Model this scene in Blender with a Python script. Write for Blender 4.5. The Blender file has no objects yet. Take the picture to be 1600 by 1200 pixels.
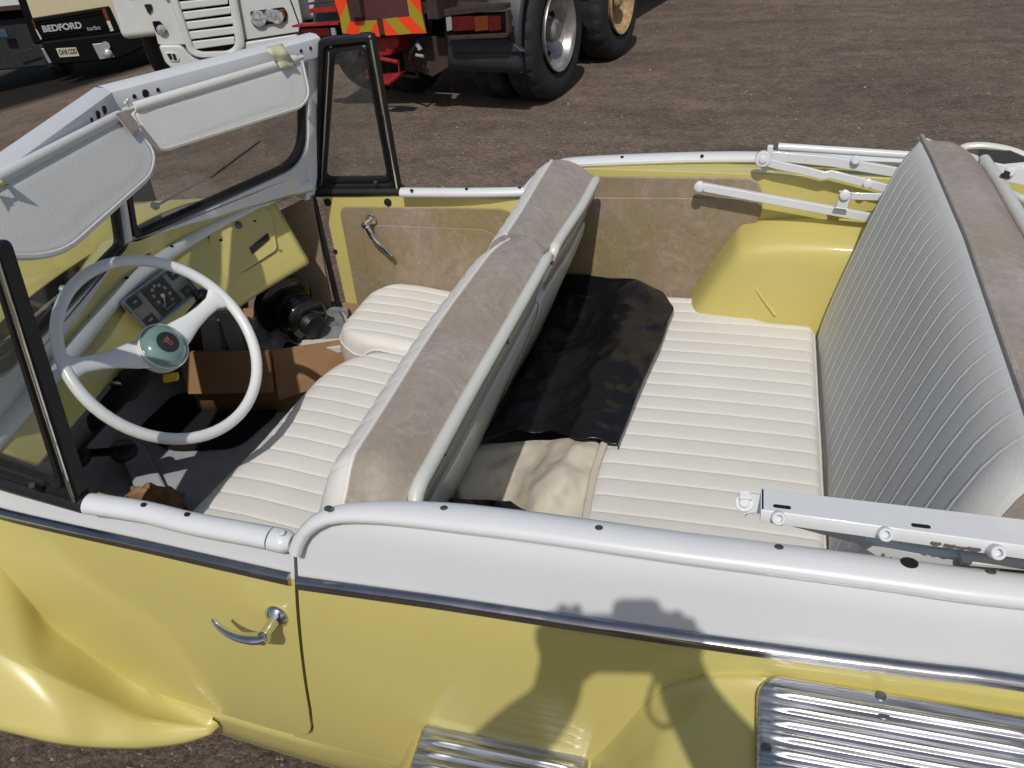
import bpy, bmesh, math, random
from mathutils import Vector, Matrix
random.seed(7)
S = bpy.context.scene
COL = S.collection
# ---------------- camera ----------------
F = 1300.0                                   # focal length in photo pixels (photo 1600 x 1200)
CAM = Vector((0.0, -1.43, 1.735))
RX = Vector((0.96240604, 0.09135674, -0.25579008))
RY = Vector((0.26330369, -0.54497741, 0.79603442))
RZ = Vector((-0.0666767, -0.8334588, -0.54854411))
cd = bpy.data.cameras.new('camera'); cam = bpy.data.objects.new('camera', cd); COL.objects.link(cam)
cd.sensor_width = 36; cd.lens = 36 * F / 1600; cd.clip_start = 0.02; cd.clip_end = 500
M = Matrix(((RX.x, -RX.y, -RX.z, CAM.x), (RY.x, -RY.y, -RY.z, CAM.y), (RZ.x, -RZ.y, -RZ.z, CAM.z), (0, 0, 0, 1)))
cam.matrix_world = M
S.camera = cam
# ---------------- world, sun, exposure ----------------
SUNV = Vector((0.1046, -0.6325, 0.7674)).normalized()      # towards the sun
w = bpy.data.worlds.new('World'); S.world = w; w.use_nodes = True
nt = w.node_tree; bg = nt.nodes['Background']
sky = nt.nodes.new('ShaderNodeTexSky'); sky.sky_type = 'NISHITA'; sky.sun_disc = False
sky.sun_elevation = math.asin(SUNV.z); sky.sun_rotation = math.atan2(SUNV.x, SUNV.y)
sky.air_density = 1.0; sky.dust_density = 2.0; sky.ozone_density = 1.0
nt.links.new(sky.outputs[0], bg.inputs[0]); bg.inputs[1].default_value = 0.085
sl = bpy.data.lights.new('sun', 'SUN'); sl.energy = 3.1; sl.angle = math.radians(0.55); sl.color = (1, .955, .89)
so = bpy.data.objects.new('sun', sl); COL.objects.link(so); so.rotation_euler = SUNV.to_track_quat('Z', 'Y').to_euler(); so.location = (2, -12, 14)
S.view_settings.view_transform = 'Standard'; S.view_settings.look = 'None'; S.view_settings.exposure = -0.25; S.view_settings.gamma = 1
S.render.engine = 'CYCLES'; S.cycles.max_bounces = 7; S.cycles.transparent_max_bounces = 12

# ---------------- geometry helpers ----------------
def ray(px, py):
    c = Vector((px - 800, py - 600, F)); return Vector((RX.dot(c), RY.dot(c), RZ.dot(c)))
def P(px, py, x=None, y=None, z=None, pl=None):
    d = ray(px, py)
    if pl is not None: t = (pl[0] - CAM).dot(pl[1]) / d.dot(pl[1])
    elif x is not None: t = (x - CAM.x) / d.x
    elif y is not None: t = (y - CAM.y) / d.y
    else: t = (z - CAM.z) / d.z
    return CAM + d * t
def PD(px, py, depth): return CAM + ray(px, py) / F * depth
def PS(l, **k): return [P(a, b, **k) for a, b in l]
def lerp(a, b, t): return a + (b - a) * t
def sstep(a, b, x):
    t = max(0, min(1, (x - a) / (b - a))); return t * t * (3 - 2 * t)
def interp(x, xs, ys):
    if x <= xs[0]: return ys[0]
    for i in range(len(xs) - 1):
        if x <= xs[i + 1]: return lerp(ys[i], ys[i + 1], (x - xs[i]) / (xs[i + 1] - xs[i]))
    return ys[-1]
def cr(pts, n=40, closed=False):
    """Catmull-Rom through points, resampled evenly to n points"""
    pts = [Vector(p) for p in pts]; out = []; m = len(pts); segs = m if closed else m - 1
    for i in range(segs):
        if closed: p0, p1, p2, p3 = pts[(i - 1) % m], pts[i], pts[(i + 1) % m], pts[(i + 2) % m]
        else:
            p1, p2 = pts[i], pts[i + 1]; p0 = pts[i - 1] if i else p1 * 2 - p2; p3 = pts[i + 2] if i + 2 < m else p2 * 2 - p1
        for k in range(12):
            t = k / 12
            out.append(.5 * ((2 * p1) + (p2 - p0) * t + (2 * p0 - 5 * p1 + 4 * p2 - p3) * t * t + (3 * p1 - p0 - 3 * p2 + p3) * t ** 3))
    if closed: out.append(out[0].copy())
    else: out.append(pts[-1].copy())
    L = [0]
    for a, b in zip(out, out[1:]): L.append(L[-1] + (b - a).length)
    res = []; j = 0; N = n if closed else n - 1
    for i in range(n):
        s = L[-1] * i / N
        while j < len(L) - 2 and L[j + 1] < s: j += 1
        d = L[j + 1] - L[j]; res.append(out[j].lerp(out[j + 1], (s - L[j]) / d if d > 1e-9 else 0))
    return res
def grid(rows, cu=False, cv=False, mi=None):
    n = len(rows); m = len(rows[0]); v = [Vector(p) for r in rows for p in r]; f = []; mm = []
    for i in range(n if cu else n - 1):
        for j in range(m if cv else m - 1):
            i2 = (i + 1) % n; j2 = (j + 1) % m
            f.append((i * m + j, i * m + j2, i2 * m + j2, i2 * m + j)); mm.append(mi(i, j) if mi else 0)
    return v, f, mm
def tube(path, r, seg=10, caps=True, up=None, r2=None, closed=False):
    path = [Vector(p) for p in path]; n = len(path); v = []; f = []
    T = []
    for i in range(n):
        a = path[(i - 1) % n] if closed or i else path[0]; b = path[(i + 1) % n] if closed or i < n - 1 else path[-1]
        T.append((b - a).normalized())
    u = Vector(up) if up is not None else (Vector((0, 0, 1)) if abs(T[0].z) < .9 else Vector((1, 0, 0)))
    for i in range(n):
        u = (Vector(up) if up is not None else u); u = (u - T[i] * u.dot(T[i])).normalized(); s = T[i].cross(u)
        ra = r[i] if isinstance(r, (list, tuple)) else r; rb = (r2[i] if isinstance(r2, (list, tuple)) else r2) if r2 else ra
        for k in range(seg):
            a = 2 * math.pi * k / seg; v.append(path[i] + u * (ra * math.cos(a)) + s * (rb * math.sin(a)))
    for i in range(n if closed else n - 1):
        for k in range(seg):
            i2 = (i + 1) % n
            f.append((i * seg + k, i * seg + (k + 1) % seg, i2 * seg + (k + 1) % seg, i2 * seg + k))
    if caps and not closed: f.append(tuple(range(seg))[::-1]); f.append(tuple((n - 1) * seg + k for k in range(seg)))
    return v, f, [0] * len(f)
def box(c, s, R=None):
    c = Vector(c); v = []
    for i in (-1, 1):
        for j in (-1, 1):
            for k in (-1, 1):
                p = Vector((i * s[0] / 2, j * s[1] / 2, k * s[2] / 2)); v.append(c + (R @ p if R else p))
    return v, [(0, 1, 3, 2), (4, 6, 7, 5), (0, 4, 5, 1), (2, 3, 7, 6), (0, 2, 6, 4), (1, 5, 7, 3)], [0] * 6
def prism(pts, vec):
    pts = [Vector(p) for p in pts]; vec = Vector(vec); n = len(pts)
    v = pts + [p + vec for p in pts]; f = [tuple(range(n)), tuple(range(n, 2 * n))[::-1]]
    for i in range(n): f.append((i, i + n, (i + 1) % n + n, (i + 1) % n))
    return v, f, [0] * len(f)
def frame_of(ax):
    ax = Vector(ax).normalized(); u = ax.orthogonal().normalized(); return ax, u, ax.cross(u)
def lathe(prof, o, ax, seg=32, sc=(1, 1), u=None, cap0=True):
    """prof = [(radius, height)] along the axis"""
    ax, a, b = frame_of(ax)
    if u is not None: a = Vector(u).normalized(); b = ax.cross(a)
    rows = [[Vector(o) + ax * h + (a * math.cos(t) * sc[0] + b * math.sin(t) * sc[1]) * r for t in [2 * math.pi * k / seg for k in range(seg)]] for r, h in prof]
    v, f, m = grid(rows, cv=True)
    if cap0: f.append(tuple(range(seg))[::-1])
    f.append(tuple(len(v) - seg + k for k in range(seg)))
    return v, f, m + [0] * (len(f) - len(m))
def rrect(w, h, r, n=5):
    o = []
    for cx, cy, a0 in ((w / 2 - r, h / 2 - r, 0), (-w / 2 + r, h / 2 - r, 90), (-w / 2 + r, -h / 2 + r, 180), (w / 2 - r, -h / 2 + r, 270)):
        for k in range(n + 1):
            a = math.radians(a0 + 90 * k / n); o.append((cx + r * math.cos(a), cy + r * math.sin(a)))
    return o
def roundpoly(pts, r, n=5):
    """round the corners of a 3-D polygon; r may be a list"""
    pts = [Vector(p) for p in pts]; out = []; m = len(pts)
    for i in range(m):
        p = pts[i]; a = pts[i - 1] - p; b = pts[(i + 1) % m] - p; rr = r[i] if isinstance(r, (list, tuple)) else r
        d = min(rr, a.length * .49, b.length * .49); A = p + a.normalized() * d; B = p + b.normalized() * d
        for k in range(n + 1):
            t = k / n; out.append(A * (1 - t) ** 2 + p * 2 * t * (1 - t) + B * t * t)
    return out
def mesh(name, pieces, mats, parent=None, bevel=0, bseg=2, solid=0, off=0, sub=0, ang=38, flip=False, merge=False):
    if not isinstance(pieces, list): pieces = [pieces]
    V_ = []; F_ = []; MI = []
    for v, f, m in pieces:
        b = len(V_); V_ += v; F_ += [tuple(i + b for i in (q[::-1] if flip else q)) for q in f]; MI += m
    me = bpy.data.meshes.new(name); me.from_pydata([tuple(p) for p in V_], [], F_)
    if not isinstance(mats, (list, tuple)): mats = [mats]
    for m in mats: me.materials.append(m)
    for p, m in zip(me.polygons, MI): p.material_index = m
    bm = bmesh.new(); bm.from_mesh(me)
    if merge: bmesh.ops.remove_doubles(bm, verts=bm.verts, dist=1e-5)
    if merge or bevel or solid: pass
    bm.to_mesh(me); bm.free()
    me.polygons.foreach_set('use_smooth', [True] * len(me.polygons)); me.set_sharp_from_angle(angle=math.radians(ang))
    o = bpy.data.objects.new(name, me); COL.objects.link(o)
    if parent: o.parent = parent
    if mats[0] is GLS: closed_recalc(o)
    if sub: q = o.modifiers.new('s', 'SUBSURF'); q.levels = q.render_levels = sub
    if solid: q = o.modifiers.new('t', 'SOLIDIFY'); q.thickness = solid; q.offset = off
    if bevel: q = o.modifiers.new('b', 'BEVEL'); q.width = bevel; q.segments = bseg; q.limit_method = 'ANGLE'; q.angle_limit = math.radians(40); q.harden_normals = True
    return o
def closed_recalc(o):
    return fixn(o)
def fixn(o):
    bm = bmesh.new(); bm.from_mesh(o.data); bmesh.ops.recalc_face_normals(bm, faces=bm.faces); bm.to_mesh(o.data); bm.free(); return o
def empty(name, label, cat, loc=(0, 0, 0), rz=0, group=None):
    o = bpy.data.objects.new(name, None); COL.objects.link(o); o.location = loc; o.rotation_euler = (0, 0, rz)
    o.empty_display_size = .1; o['label'] = label; o['category'] = cat
    if group: o['group'] = group
    return o
def tag(o, label, cat, group=None):
    o['label'] = label; o['category'] = cat
    if group: o['group'] = group
    return o
def text(name, s, size, mat4, m, parent, ext=.002, align='CENTER', bold=0, sx=1):
    c = bpy.data.curves.new(name, 'FONT'); c.body = s; c.size = size; c.extrude = ext; c.align_x = align; c.align_y = 'CENTER'; c.offset = bold
    t = bpy.data.objects.new(name, c); COL.objects.link(t); bpy.context.view_layer.update()
    me = bpy.data.meshes.new_from_object(t.evaluated_get(bpy.context.evaluated_depsgraph_get())); bpy.data.objects.remove(t)
    me.transform(Matrix.Diagonal((sx, 1, 1, 1))); me.transform(mat4)
    me.materials.clear(); me.materials.append(m)
    o = bpy.data.objects.new(name, me); COL.objects.link(o); o.parent = parent; return o
def textv(s, size, mat4, ext=.001, sx=1, bold=0):
    c = bpy.data.curves.new('t', 'FONT'); c.body = s; c.size = size; c.extrude = ext; c.align_x = 'CENTER'; c.align_y = 'CENTER'; c.offset = bold
    t = bpy.data.objects.new('t', c); COL.objects.link(t); bpy.context.view_layer.update()
    me = bpy.data.meshes.new_from_object(t.evaluated_get(bpy.context.evaluated_depsgraph_get())); bpy.data.objects.remove(t)
    v = [mat4 @ Vector((q.co.x * sx, q.co.y, q.co.z)) for q in me.vertices]; f = [tuple(p.vertices) for p in me.polygons]
    bpy.data.meshes.remove(me); return v, f, [0] * len(f)
def basis(o, xa, ya, za): 
    return Matrix(((xa[0], ya[0], za[0], o[0]), (xa[1], ya[1], za[1], o[1]), (xa[2], ya[2], za[2], o[2]), (0, 0, 0, 1)))

# ---------------- materials ----------------
def mat(name, col, rough=.5, metal=0, coat=0, noise=None, bump=0, bscale=200, alpha=1, trans=0, ior=1.45, spec=.5, var=0, vscale=6, rvar=0, coatr=.05, vdet=4):
    m = bpy.data.materials.new(name); m.use_nodes = True; n = m.node_tree; b = n.nodes['Principled BSDF']; L = n.links
    b.inputs['Base Color'].default_value = (*col, 1); b.inputs['Roughness'].default_value = rough; b.inputs['Metallic'].default_value = metal
    b.inputs['Coat Weight'].default_value = coat; b.inputs['Coat Roughness'].default_value = coatr; b.inputs['Alpha'].default_value = alpha
    b.inputs['Transmission Weight'].default_value = trans; b.inputs['IOR'].default_value = ior; b.inputs['Specular IOR Level'].default_value = spec
    tc = n.nodes.new('ShaderNodeTexCoord')
    if noise or var:
        t = n.nodes.new('ShaderNodeTexNoise'); t.inputs['Scale'].default_value = vscale; t.inputs['Detail'].default_value = vdet; t.inputs['Roughness'].default_value = .65
        L.new(tc.outputs['Object'], t.inputs['Vector'])
        r = n.nodes.new('ShaderNodeValToRGB'); r.color_ramp.elements[0].position = .3; r.color_ramp.elements[1].position = .72
        c2 = noise or tuple(c * (1 - var) for c in col)
        r.color_ramp.elements[0].color = (*c2, 1); r.color_ramp.elements[1].color = (*col, 1)
        L.new(t.outputs['Fac'], r.inputs[0]); L.new(r.outputs[0], b.inputs['Base Color'])
        if rvar:
            q = n.nodes.new('ShaderNodeMapRange'); q.inputs[3].default_value = rough - rvar; q.inputs[4].default_value = rough + rvar
            L.new(t.outputs['Fac'], q.inputs[0]); L.new(q.outputs[0], b.inputs['Roughness'])
    if bump:
        t2 = n.nodes.new('ShaderNodeTexNoise'); t2.inputs['Scale'].default_value = bscale; t2.inputs['Detail'].default_value = 3
        L.new(tc.outputs['Object'], t2.inputs['Vector'])
        bp = n.nodes.new('ShaderNodeBump'); bp.inputs['Strength'].default_value = bump; bp.inputs['Distance'].default_value = .002
        L.new(t2.outputs['Fac'], bp.inputs['Height']); L.new(bp.outputs[0], b.inputs['Normal'])
    return m
YEL = mat('yellow_paint', (.59, .52, .175), .3, coat=.55, coatr=.08, var=.04, vscale=3)
WHT = mat('white_paint', (.70, .72, .735), .32, coat=.5, coatr=.08, var=.04, vscale=8)
IVP = mat('ivory_paint', (.66, .67, .62), .35, coat=.4, var=.06, vscale=10, coatr=.1)
VIN = mat('ivory_vinyl', (.745, .73, .69), .5, bump=.35, bscale=450, var=.07, vscale=5, spec=.4)
VIG = mat('grey_white_vinyl', (.70, .70, .67), .55, bump=.3, bscale=450, var=.05, vscale=7, spec=.3)
BEI = mat('beige_cloth', (.60, .55, .455), .62, bump=.15, bscale=300, var=.08, vscale=9)
CHR = mat('chrome', (.72, .72, .72), .12, 1, var=.15, vscale=20, rvar=.05)
DCHR = mat('dull_bright_trim', (.42, .43, .46), .22, 1, rvar=.06, var=.2, vscale=30)
BLK = mat('black_rubber', (.012, .012, .013), .42, var=.4, vscale=25, bump=.1)
BLKG = mat('gloss_black', (.008, .008, .008), .12, coat=.5)
BAG = mat('black_plastic_bag', (.009, .009, .011), .3, spec=.5, coat=.12, coatr=.1, bump=.5, bscale=22)
GLS = None
FLO = mat('grey_floor_paint', (.42, .45, .48), .55, var=.25, vscale=9, bump=.2, bscale=40)
CARD = mat('cardboard', (.33, .185, .09), .8, var=.2, vscale=14, bump=.2, bscale=160)
WBOX = mat('white_carton', (.50, .52, .53), .7, var=.08)
TAPE = mat('masking_tape', (.62, .62, .40), .7, var=.1, vscale=30)
RED = mat('red_paint', (.38, .022, .02), .5, var=.5, vscale=14)
RUST = mat('rusty_steel', (.065, .034, .024), .8, noise=(.025, .018, .016), vscale=12, bump=.6, bscale=60)
DRK = mat('dark_chassis', (.022, .022, .024), .7, var=.4, vscale=10)
SCR = mat('screw_metal', (.16, .16, .16), .4, .8)
HOLE = mat('hole_dark', (.01, .01, .01), .9)
CREAM = mat('cream_cab_paint', (.56, .50, .33), .4, coat=.4, var=.06)
TWH = mat('truck_white_paint', (.62, .63, .62), .38, coat=.3, var=.10, vscale=4)
BPL = mat('black_truck_plastic', (.005, .005, .0055), .6, var=.3, spec=.12)
SKIN = mat('skin', (.5, .3, .22), .55)
CLOTH = mat('navy_jacket', (.03, .035, .06), .85, var=.3)
JEAN = mat('blue_jeans', (.05, .07, .13), .85, var=.3)
def tweak_glass():
    m = bpy.data.materials.new('window_glass'); m.use_nodes = True; n = m.node_tree; n.nodes.clear()
    o = n.nodes.new('ShaderNodeOutputMaterial'); t = n.nodes.new('ShaderNodeBsdfTransparent'); g = n.nodes.new('ShaderNodeBsdfGlossy')
    d = n.nodes.new('ShaderNodeBsdfDiffuse'); d.inputs[0].default_value = (.45, .45, .42, 1)
    lw = n.nodes.new('ShaderNodeLayerWeight'); lw.inputs[0].default_value = .5
    pw = n.nodes.new('ShaderNodeMath'); pw.operation = 'POWER'; pw.inputs[1].default_value = 4.0; n.links.new(lw.outputs['Facing'], pw.inputs[0])
    fr = n.nodes.new('ShaderNodeMath'); fr.operation = 'MULTIPLY_ADD'; fr.inputs[1].default_value = .6; fr.inputs[2].default_value = .03; n.links.new(pw.outputs[0], fr.inputs[0]); mx = n.nodes.new('ShaderNodeMixShader'); m2 = n.nodes.new('ShaderNodeMixShader')
    t.inputs[0].default_value = (.93, .94, .92, 1); g.inputs['Roughness'].default_value = .02
    tc = n.nodes.new('ShaderNodeTexCoord'); ns = n.nodes.new('ShaderNodeTexNoise'); ns.inputs['Scale'].default_value = 7; ns.inputs['Detail'].default_value = 6
    mr = n.nodes.new('ShaderNodeMapRange'); mr.inputs[1].default_value = .35; mr.inputs[2].default_value = .8; mr.inputs[3].default_value = .015; mr.inputs[4].default_value = .07
    L = n.links; L.new(tc.outputs['Object'], ns.inputs['Vector']); L.new(ns.outputs['Fac'], mr.inputs[0])
    L.new(mr.outputs[0], m2.inputs[0]); L.new(t.outputs[0], m2.inputs[1]); L.new(d.outputs[0], m2.inputs[2])
    L.new(fr.outputs[0], mx.inputs[0]); L.new(m2.outputs[0], mx.inputs[1]); L.new(g.outputs[0], mx.inputs[2]); L.new(mx.outputs[0], o.inputs[0]); return m
GLS = tweak_glass()
def taupe(name, c1, c2, c3):
    m = bpy.data.materials.new(name); m.use_nodes = True; n = m.node_tree; b = n.nodes['Principled BSDF']; L = n.links
    b.inputs['Roughness'].default_value = .5; b.inputs['Specular IOR Level'].default_value = .4
    tc = n.nodes.new('ShaderNodeTexCoord')
    def ns(s, d, r=.6, dist=0):
        t = n.nodes.new('ShaderNodeTexNoise'); t.inputs['Scale'].default_value = s; t.inputs['Detail'].default_value = d; t.inputs['Roughness'].default_value = r; t.inputs['Distortion'].default_value = dist
        L.new(tc.outputs['Object'], t.inputs['Vector']); return t
    def ramp(src, p0, p1, a, bb):
        r = n.nodes.new('ShaderNodeValToRGB'); r.color_ramp.elements[0].position = p0; r.color_ramp.elements[1].position = p1
        r.color_ramp.elements[0].color = (*a, 1); r.color_ramp.elements[1].color = (*bb, 1); L.new(src, r.inputs[0]); return r
    r1 = ramp(ns(7, 5, .7, .6).outputs['Fac'], .35, .68, c1, c2)
    r2 = ramp(ns(3.2, 4).outputs['Fac'], .42, .62, (0, 0, 0), (1, 1, 1))
    mx = n.nodes.new('ShaderNodeMix'); mx.data_type = 'RGBA'; L.new(r2.outputs[0], mx.inputs[0]); L.new(r1.outputs[0], mx.inputs[6]); mx.inputs[7].default_value = (*c3, 1)
    # fine mottling and pale crease veins
    r3 = ramp(ns(60, 4, .8).outputs['Fac'], .3, .7, (.82, .82, .82), (1.12, 1.12, 1.12))
    m2 = n.nodes.new('ShaderNodeMix'); m2.data_type = 'RGBA'; m2.blend_type = 'MULTIPLY'; m2.inputs[0].default_value = .8; L.new(mx.outputs[2], m2.inputs[6]); L.new(r3.outputs[0], m2.inputs[7])
    vz = ns(5, 6, .62, 1.5); rv = n.nodes.new('ShaderNodeValToRGB'); rv.color_ramp.elements[0].position = .485; rv.color_ramp.elements[0].color = (0, 0, 0, 1)
    rv.color_ramp.elements[1].position = .5; rv.color_ramp.elements[1].color = (1, 1, 1, 1); e = rv.color_ramp.elements.new(.515); e.color = (0, 0, 0, 1); L.new(vz.outputs['Fac'], rv.inputs[0])
    mm = n.nodes.new('ShaderNodeMath'); mm.operation = 'MULTIPLY'; mm.inputs[1].default_value = .3; L.new(rv.outputs[0], mm.inputs[0])
    m3 = n.nodes.new('ShaderNodeMix'); m3.data_type = 'RGBA'; L.new(mm.outputs[0], m3.inputs[0]); L.new(m2.outputs[2], m3.inputs[6]); m3.inputs[7].default_value = tuple(c * 1.35 for c in c2) + (1,)
    L.new(m3.outputs[2], b.inputs['Base Color'])
    bp = n.nodes.new('ShaderNodeBump'); bp.inputs['Strength'].default_value = .4; bp.inputs['Distance'].default_value = .0015; L.new(ns(300, 3).outputs['Fac'], bp.inputs['Height']); L.new(bp.outputs[0], b.inputs['Normal'])
    return m
TAU = taupe('taupe_vinyl', (.30, .255, .225), (.43, .375, .345), (.35, .305, .24))
TAUD = taupe('door_taupe_vinyl', (.25, .19, .13), (.37, .29, .235), (.27, .215, .11))
def alu():
    m = mat('brushed_aluminium', (.60, .61, .63), .3, 1); n = m.node_tree; b = n.nodes['Principled BSDF']; L = n.links
    tc = n.nodes.new('ShaderNodeTexCoord'); mp = n.nodes.new('ShaderNodeMapping'); mp.inputs['Scale'].default_value = (3, 60, 60)
    t = n.nodes.new('ShaderNodeTexNoise'); t.inputs['Scale'].default_value = 4; t.inputs['Detail'].default_value = 6
    L.new(tc.outputs['Object'], mp.inputs[0]); L.new(mp.outputs[0], t.inputs['Vector'])
    q = n.nodes.new('ShaderNodeMapRange'); q.inputs[3].default_value = .16; q.inputs[4].default_value = .5; L.new(t.outputs['Fac'], q.inputs[0]); L.new(q.outputs[0], b.inputs['Roughness'])
    r = n.nodes.new('ShaderNodeValToRGB'); r.color_ramp.elements[0].color = (.36, .34, .31, 1); r.color_ramp.elements[0].position = .3; r.color_ramp.elements[1].color = (.72, .73, .75, 1); r.color_ramp.elements[1].position = .6
    L.new(t.outputs['Fac'], r.inputs[0]); L.new(r.outputs[0], b.inputs['Base Color']); return m
ALU = alu()
def ground_mat():
    m = bpy.data.materials.new('gravel_ground'); m.use_nodes = True; n = m.node_tree; b = n.nodes['Principled BSDF']; L = n.links
    b.inputs['Roughness'].default_value = .9; b.inputs['Specular IOR Level'].default_value = .25
    tc = n.nodes.new('ShaderNodeTexCoord')
    def mapped(s, rot=0):
        mp = n.nodes.new('ShaderNodeMapping'); mp.inputs['Scale'].default_value = s; mp.inputs['Rotation'].default_value = (0, 0, rot); L.new(tc.outputs['Object'], mp.inputs[0]); return mp.outputs[0]
    def ns(v, s, d, r=.6):
        t = n.nodes.new('ShaderNodeTexNoise'); t.inputs['Scale'].default_value = s; t.inputs['Detail'].default_value = d; t.inputs['Roughness'].default_value = r; L.new(v, t.inputs['Vector']); return t.outputs['Fac']
    def ramp(src, p0, p1, a, bb):
        r = n.nodes.new('ShaderNodeValToRGB'); r.color_ramp.elements[0].position = p0; r.color_ramp.elements[1].position = p1
        r.color_ramp.elements[0].color = (*a, 1); r.color_ramp.elements[1].color = (*bb, 1); L.new(src, r.inputs[0]); return r.outputs[0]
    def mix(f, a, bb, mode='MIX'):
        x = n.nodes.new('ShaderNodeMix'); x.data_type = 'RGBA'; x.blend_type = mode
        if isinstance(f, float): x.inputs[0].default_value = f
        else: L.new(f, x.inputs[0])
        L.new(a, x.inputs[6]); L.new(bb, x.inputs[7]); return x.outputs[2]
    o = mapped((1, 1, 1)); st = mapped((.35, 1.6, 1), math.radians(-42))
    base = ramp(ns(o, .7, 4), .3, .7, (.205, .163, .136), (.27, .213, .17))
    tracks = ramp(ns(st, 1.1, 6, .72), .28, .66, (.55, .54, .53), (1.15, 1.12, 1.1))
    c = mix(.8, base, tracks, 'MULTIPLY')
    c = mix(.85, c, ramp(ns(o, 26, 6, .8), .3, .68, (.50, .48, .47), (1.36, 1.33, 1.30)), 'MULTIPLY')
    c = mix(.8, c, ramp(ns(o, 5, 5, .7), .36, .62, (.72, .70, .68), (1.12, 1.12, 1.12)), 'MULTIPLY')
    c = mix(.85, c, ramp(ns(o, 120, 3, .7), .33, .7, (.45, .45, .45), (1.5, 1.5, 1.5)), 'MULTIPLY')
    # pebbles
    vo = n.nodes.new('ShaderNodeTexVoronoi'); vo.inputs['Scale'].default_value = 38; L.new(o, vo.inputs['Vector'])
    sp = ramp(vo.outputs['Distance'], .12, .22, (1, 1, 1), (0, 0, 0))
    hs = n.nodes.new('ShaderNodeSeparateColor'); L.new(vo.outputs['Color'], hs.inputs[0])
    g = n.nodes.new('ShaderNodeMath'); g.operation = 'GREATER_THAN'; g.inputs[1].default_value = .72; L.new(hs.outputs[0], g.inputs[0])
    f = n.nodes.new('ShaderNodeMath'); f.operation = 'MULTIPLY'; L.new(g.outputs[0], f.inputs[0]); L.new(sp, f.inputs[1])
    pc = ramp(hs.outputs[1], .2, .95, (.06, .05, .045), (.38, .35, .31))
    c = mix(f.outputs[0], c, pc)
    # near-black ground colour where the old lorries stand, ending further out
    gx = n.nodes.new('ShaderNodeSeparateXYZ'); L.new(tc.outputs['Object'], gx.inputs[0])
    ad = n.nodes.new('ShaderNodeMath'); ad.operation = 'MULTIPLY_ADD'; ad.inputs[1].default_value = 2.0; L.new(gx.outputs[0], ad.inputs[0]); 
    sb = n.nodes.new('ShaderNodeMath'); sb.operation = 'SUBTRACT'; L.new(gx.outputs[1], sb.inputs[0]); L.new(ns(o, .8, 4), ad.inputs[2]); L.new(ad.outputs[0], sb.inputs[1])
    dark_ramp = ramp(sb.outputs[0], 0, 1, (0, 0, 0), (0, 0, 0)); 
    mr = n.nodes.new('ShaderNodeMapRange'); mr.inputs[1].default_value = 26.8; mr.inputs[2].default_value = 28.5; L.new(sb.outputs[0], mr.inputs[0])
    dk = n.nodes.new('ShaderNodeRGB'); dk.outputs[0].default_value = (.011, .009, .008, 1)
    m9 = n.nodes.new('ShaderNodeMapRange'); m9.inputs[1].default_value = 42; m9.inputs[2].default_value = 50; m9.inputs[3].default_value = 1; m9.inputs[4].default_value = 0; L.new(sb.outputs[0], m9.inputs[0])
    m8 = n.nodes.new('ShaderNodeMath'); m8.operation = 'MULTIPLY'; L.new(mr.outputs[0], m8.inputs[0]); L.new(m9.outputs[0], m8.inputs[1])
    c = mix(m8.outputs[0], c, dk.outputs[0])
    L.new(c, b.inputs['Base Color'])
    bp = n.nodes.new('ShaderNodeBump'); bp.inputs['Strength'].default_value = 1.0; bp.inputs['Distance'].default_value = .02
    ma = n.nodes.new('ShaderNodeMath'); ma.operation = 'ADD'; L.new(ns(o, 30, 6, .8), ma.inputs[0])
    mv = n.nodes.new('ShaderNodeMath'); mv.operation = 'MULTIPLY'; mv.inputs[1].default_value = -.5; L.new(vo.outputs['Distance'], mv.inputs[0]); L.new(mv.outputs[0], ma.inputs[1])
    L.new(ma.outputs[0], bp.inputs['Height']); L.new(bp.outputs[0], b.inputs['Normal']); return m
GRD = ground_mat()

# ---------------- ground ----------------
def gz(x, y): 
    d = max(0, -x - 2.6); return -.14 * (d * d / (d + .6) if d else 0) if d < 30 else -.14 * 30
def gax(lo, hi, fine0, fine1, st):
    a = [lo, lo * .6 + fine0 * .4, fine0]; x = fine0
    while x < fine1: x += st; a.append(x)
    return a + [fine1 * .6 + hi * .4, hi]
gx_ = gax(-150, 150, -16, 8, .3); gy_ = gax(-60, 240, -5, 20, .3)
rows = [[(x, y, gz(x, y) + .012 * math.sin(x * 1.7 + y * .6) * math.sin(y * 1.3 - x * .5)) for y in gy_] for x in gx_]
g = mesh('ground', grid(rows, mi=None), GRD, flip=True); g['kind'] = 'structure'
# loose stones lying on the yard
vv = []; ff = []
def stones(n, f):
    for _ in range(n):
        x, y = f(); s = random.uniform(.003, .009) * (1.6 if random.random() < .06 else 1); z = gz(x, y) + .012 * math.sin(x * 1.7 + y * .6) * math.sin(y * 1.3 - x * .5) + s * .3
        b = len(vv); a = random.random() * 6
        for k in range(4): vv.append(Vector((x + s * math.cos(a + k * 1.57) * random.uniform(.7, 1.2), y + s * math.sin(a + k * 1.57) * random.uniform(.7, 1.2), z - s * .3)))
        vv.append(Vector((x, y, z + s * random.uniform(.3, .8))))
        for k in range(4): ff.append((b + k, b + (k + 1) % 4, b + 4))
stones(5200, lambda: (random.uniform(-5, 5), 1.2 + 9 * random.random() ** 1.3))
stones(1500, lambda: (random.uniform(-2.2, -.4), random.uniform(-1.4, 0)))
STN = mat('pebble_stone', (.34, .31, .28), .8, noise=(.10, .085, .075), vscale=3, vdet=1)
g = mesh('loose_gravel', (vv, ff, [0] * len(ff)), STN, ang=5); g['kind'] = 'stuff'; tag(g, 'small pale stones scattered over the brown dirt yard', 'gravel')

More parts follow.
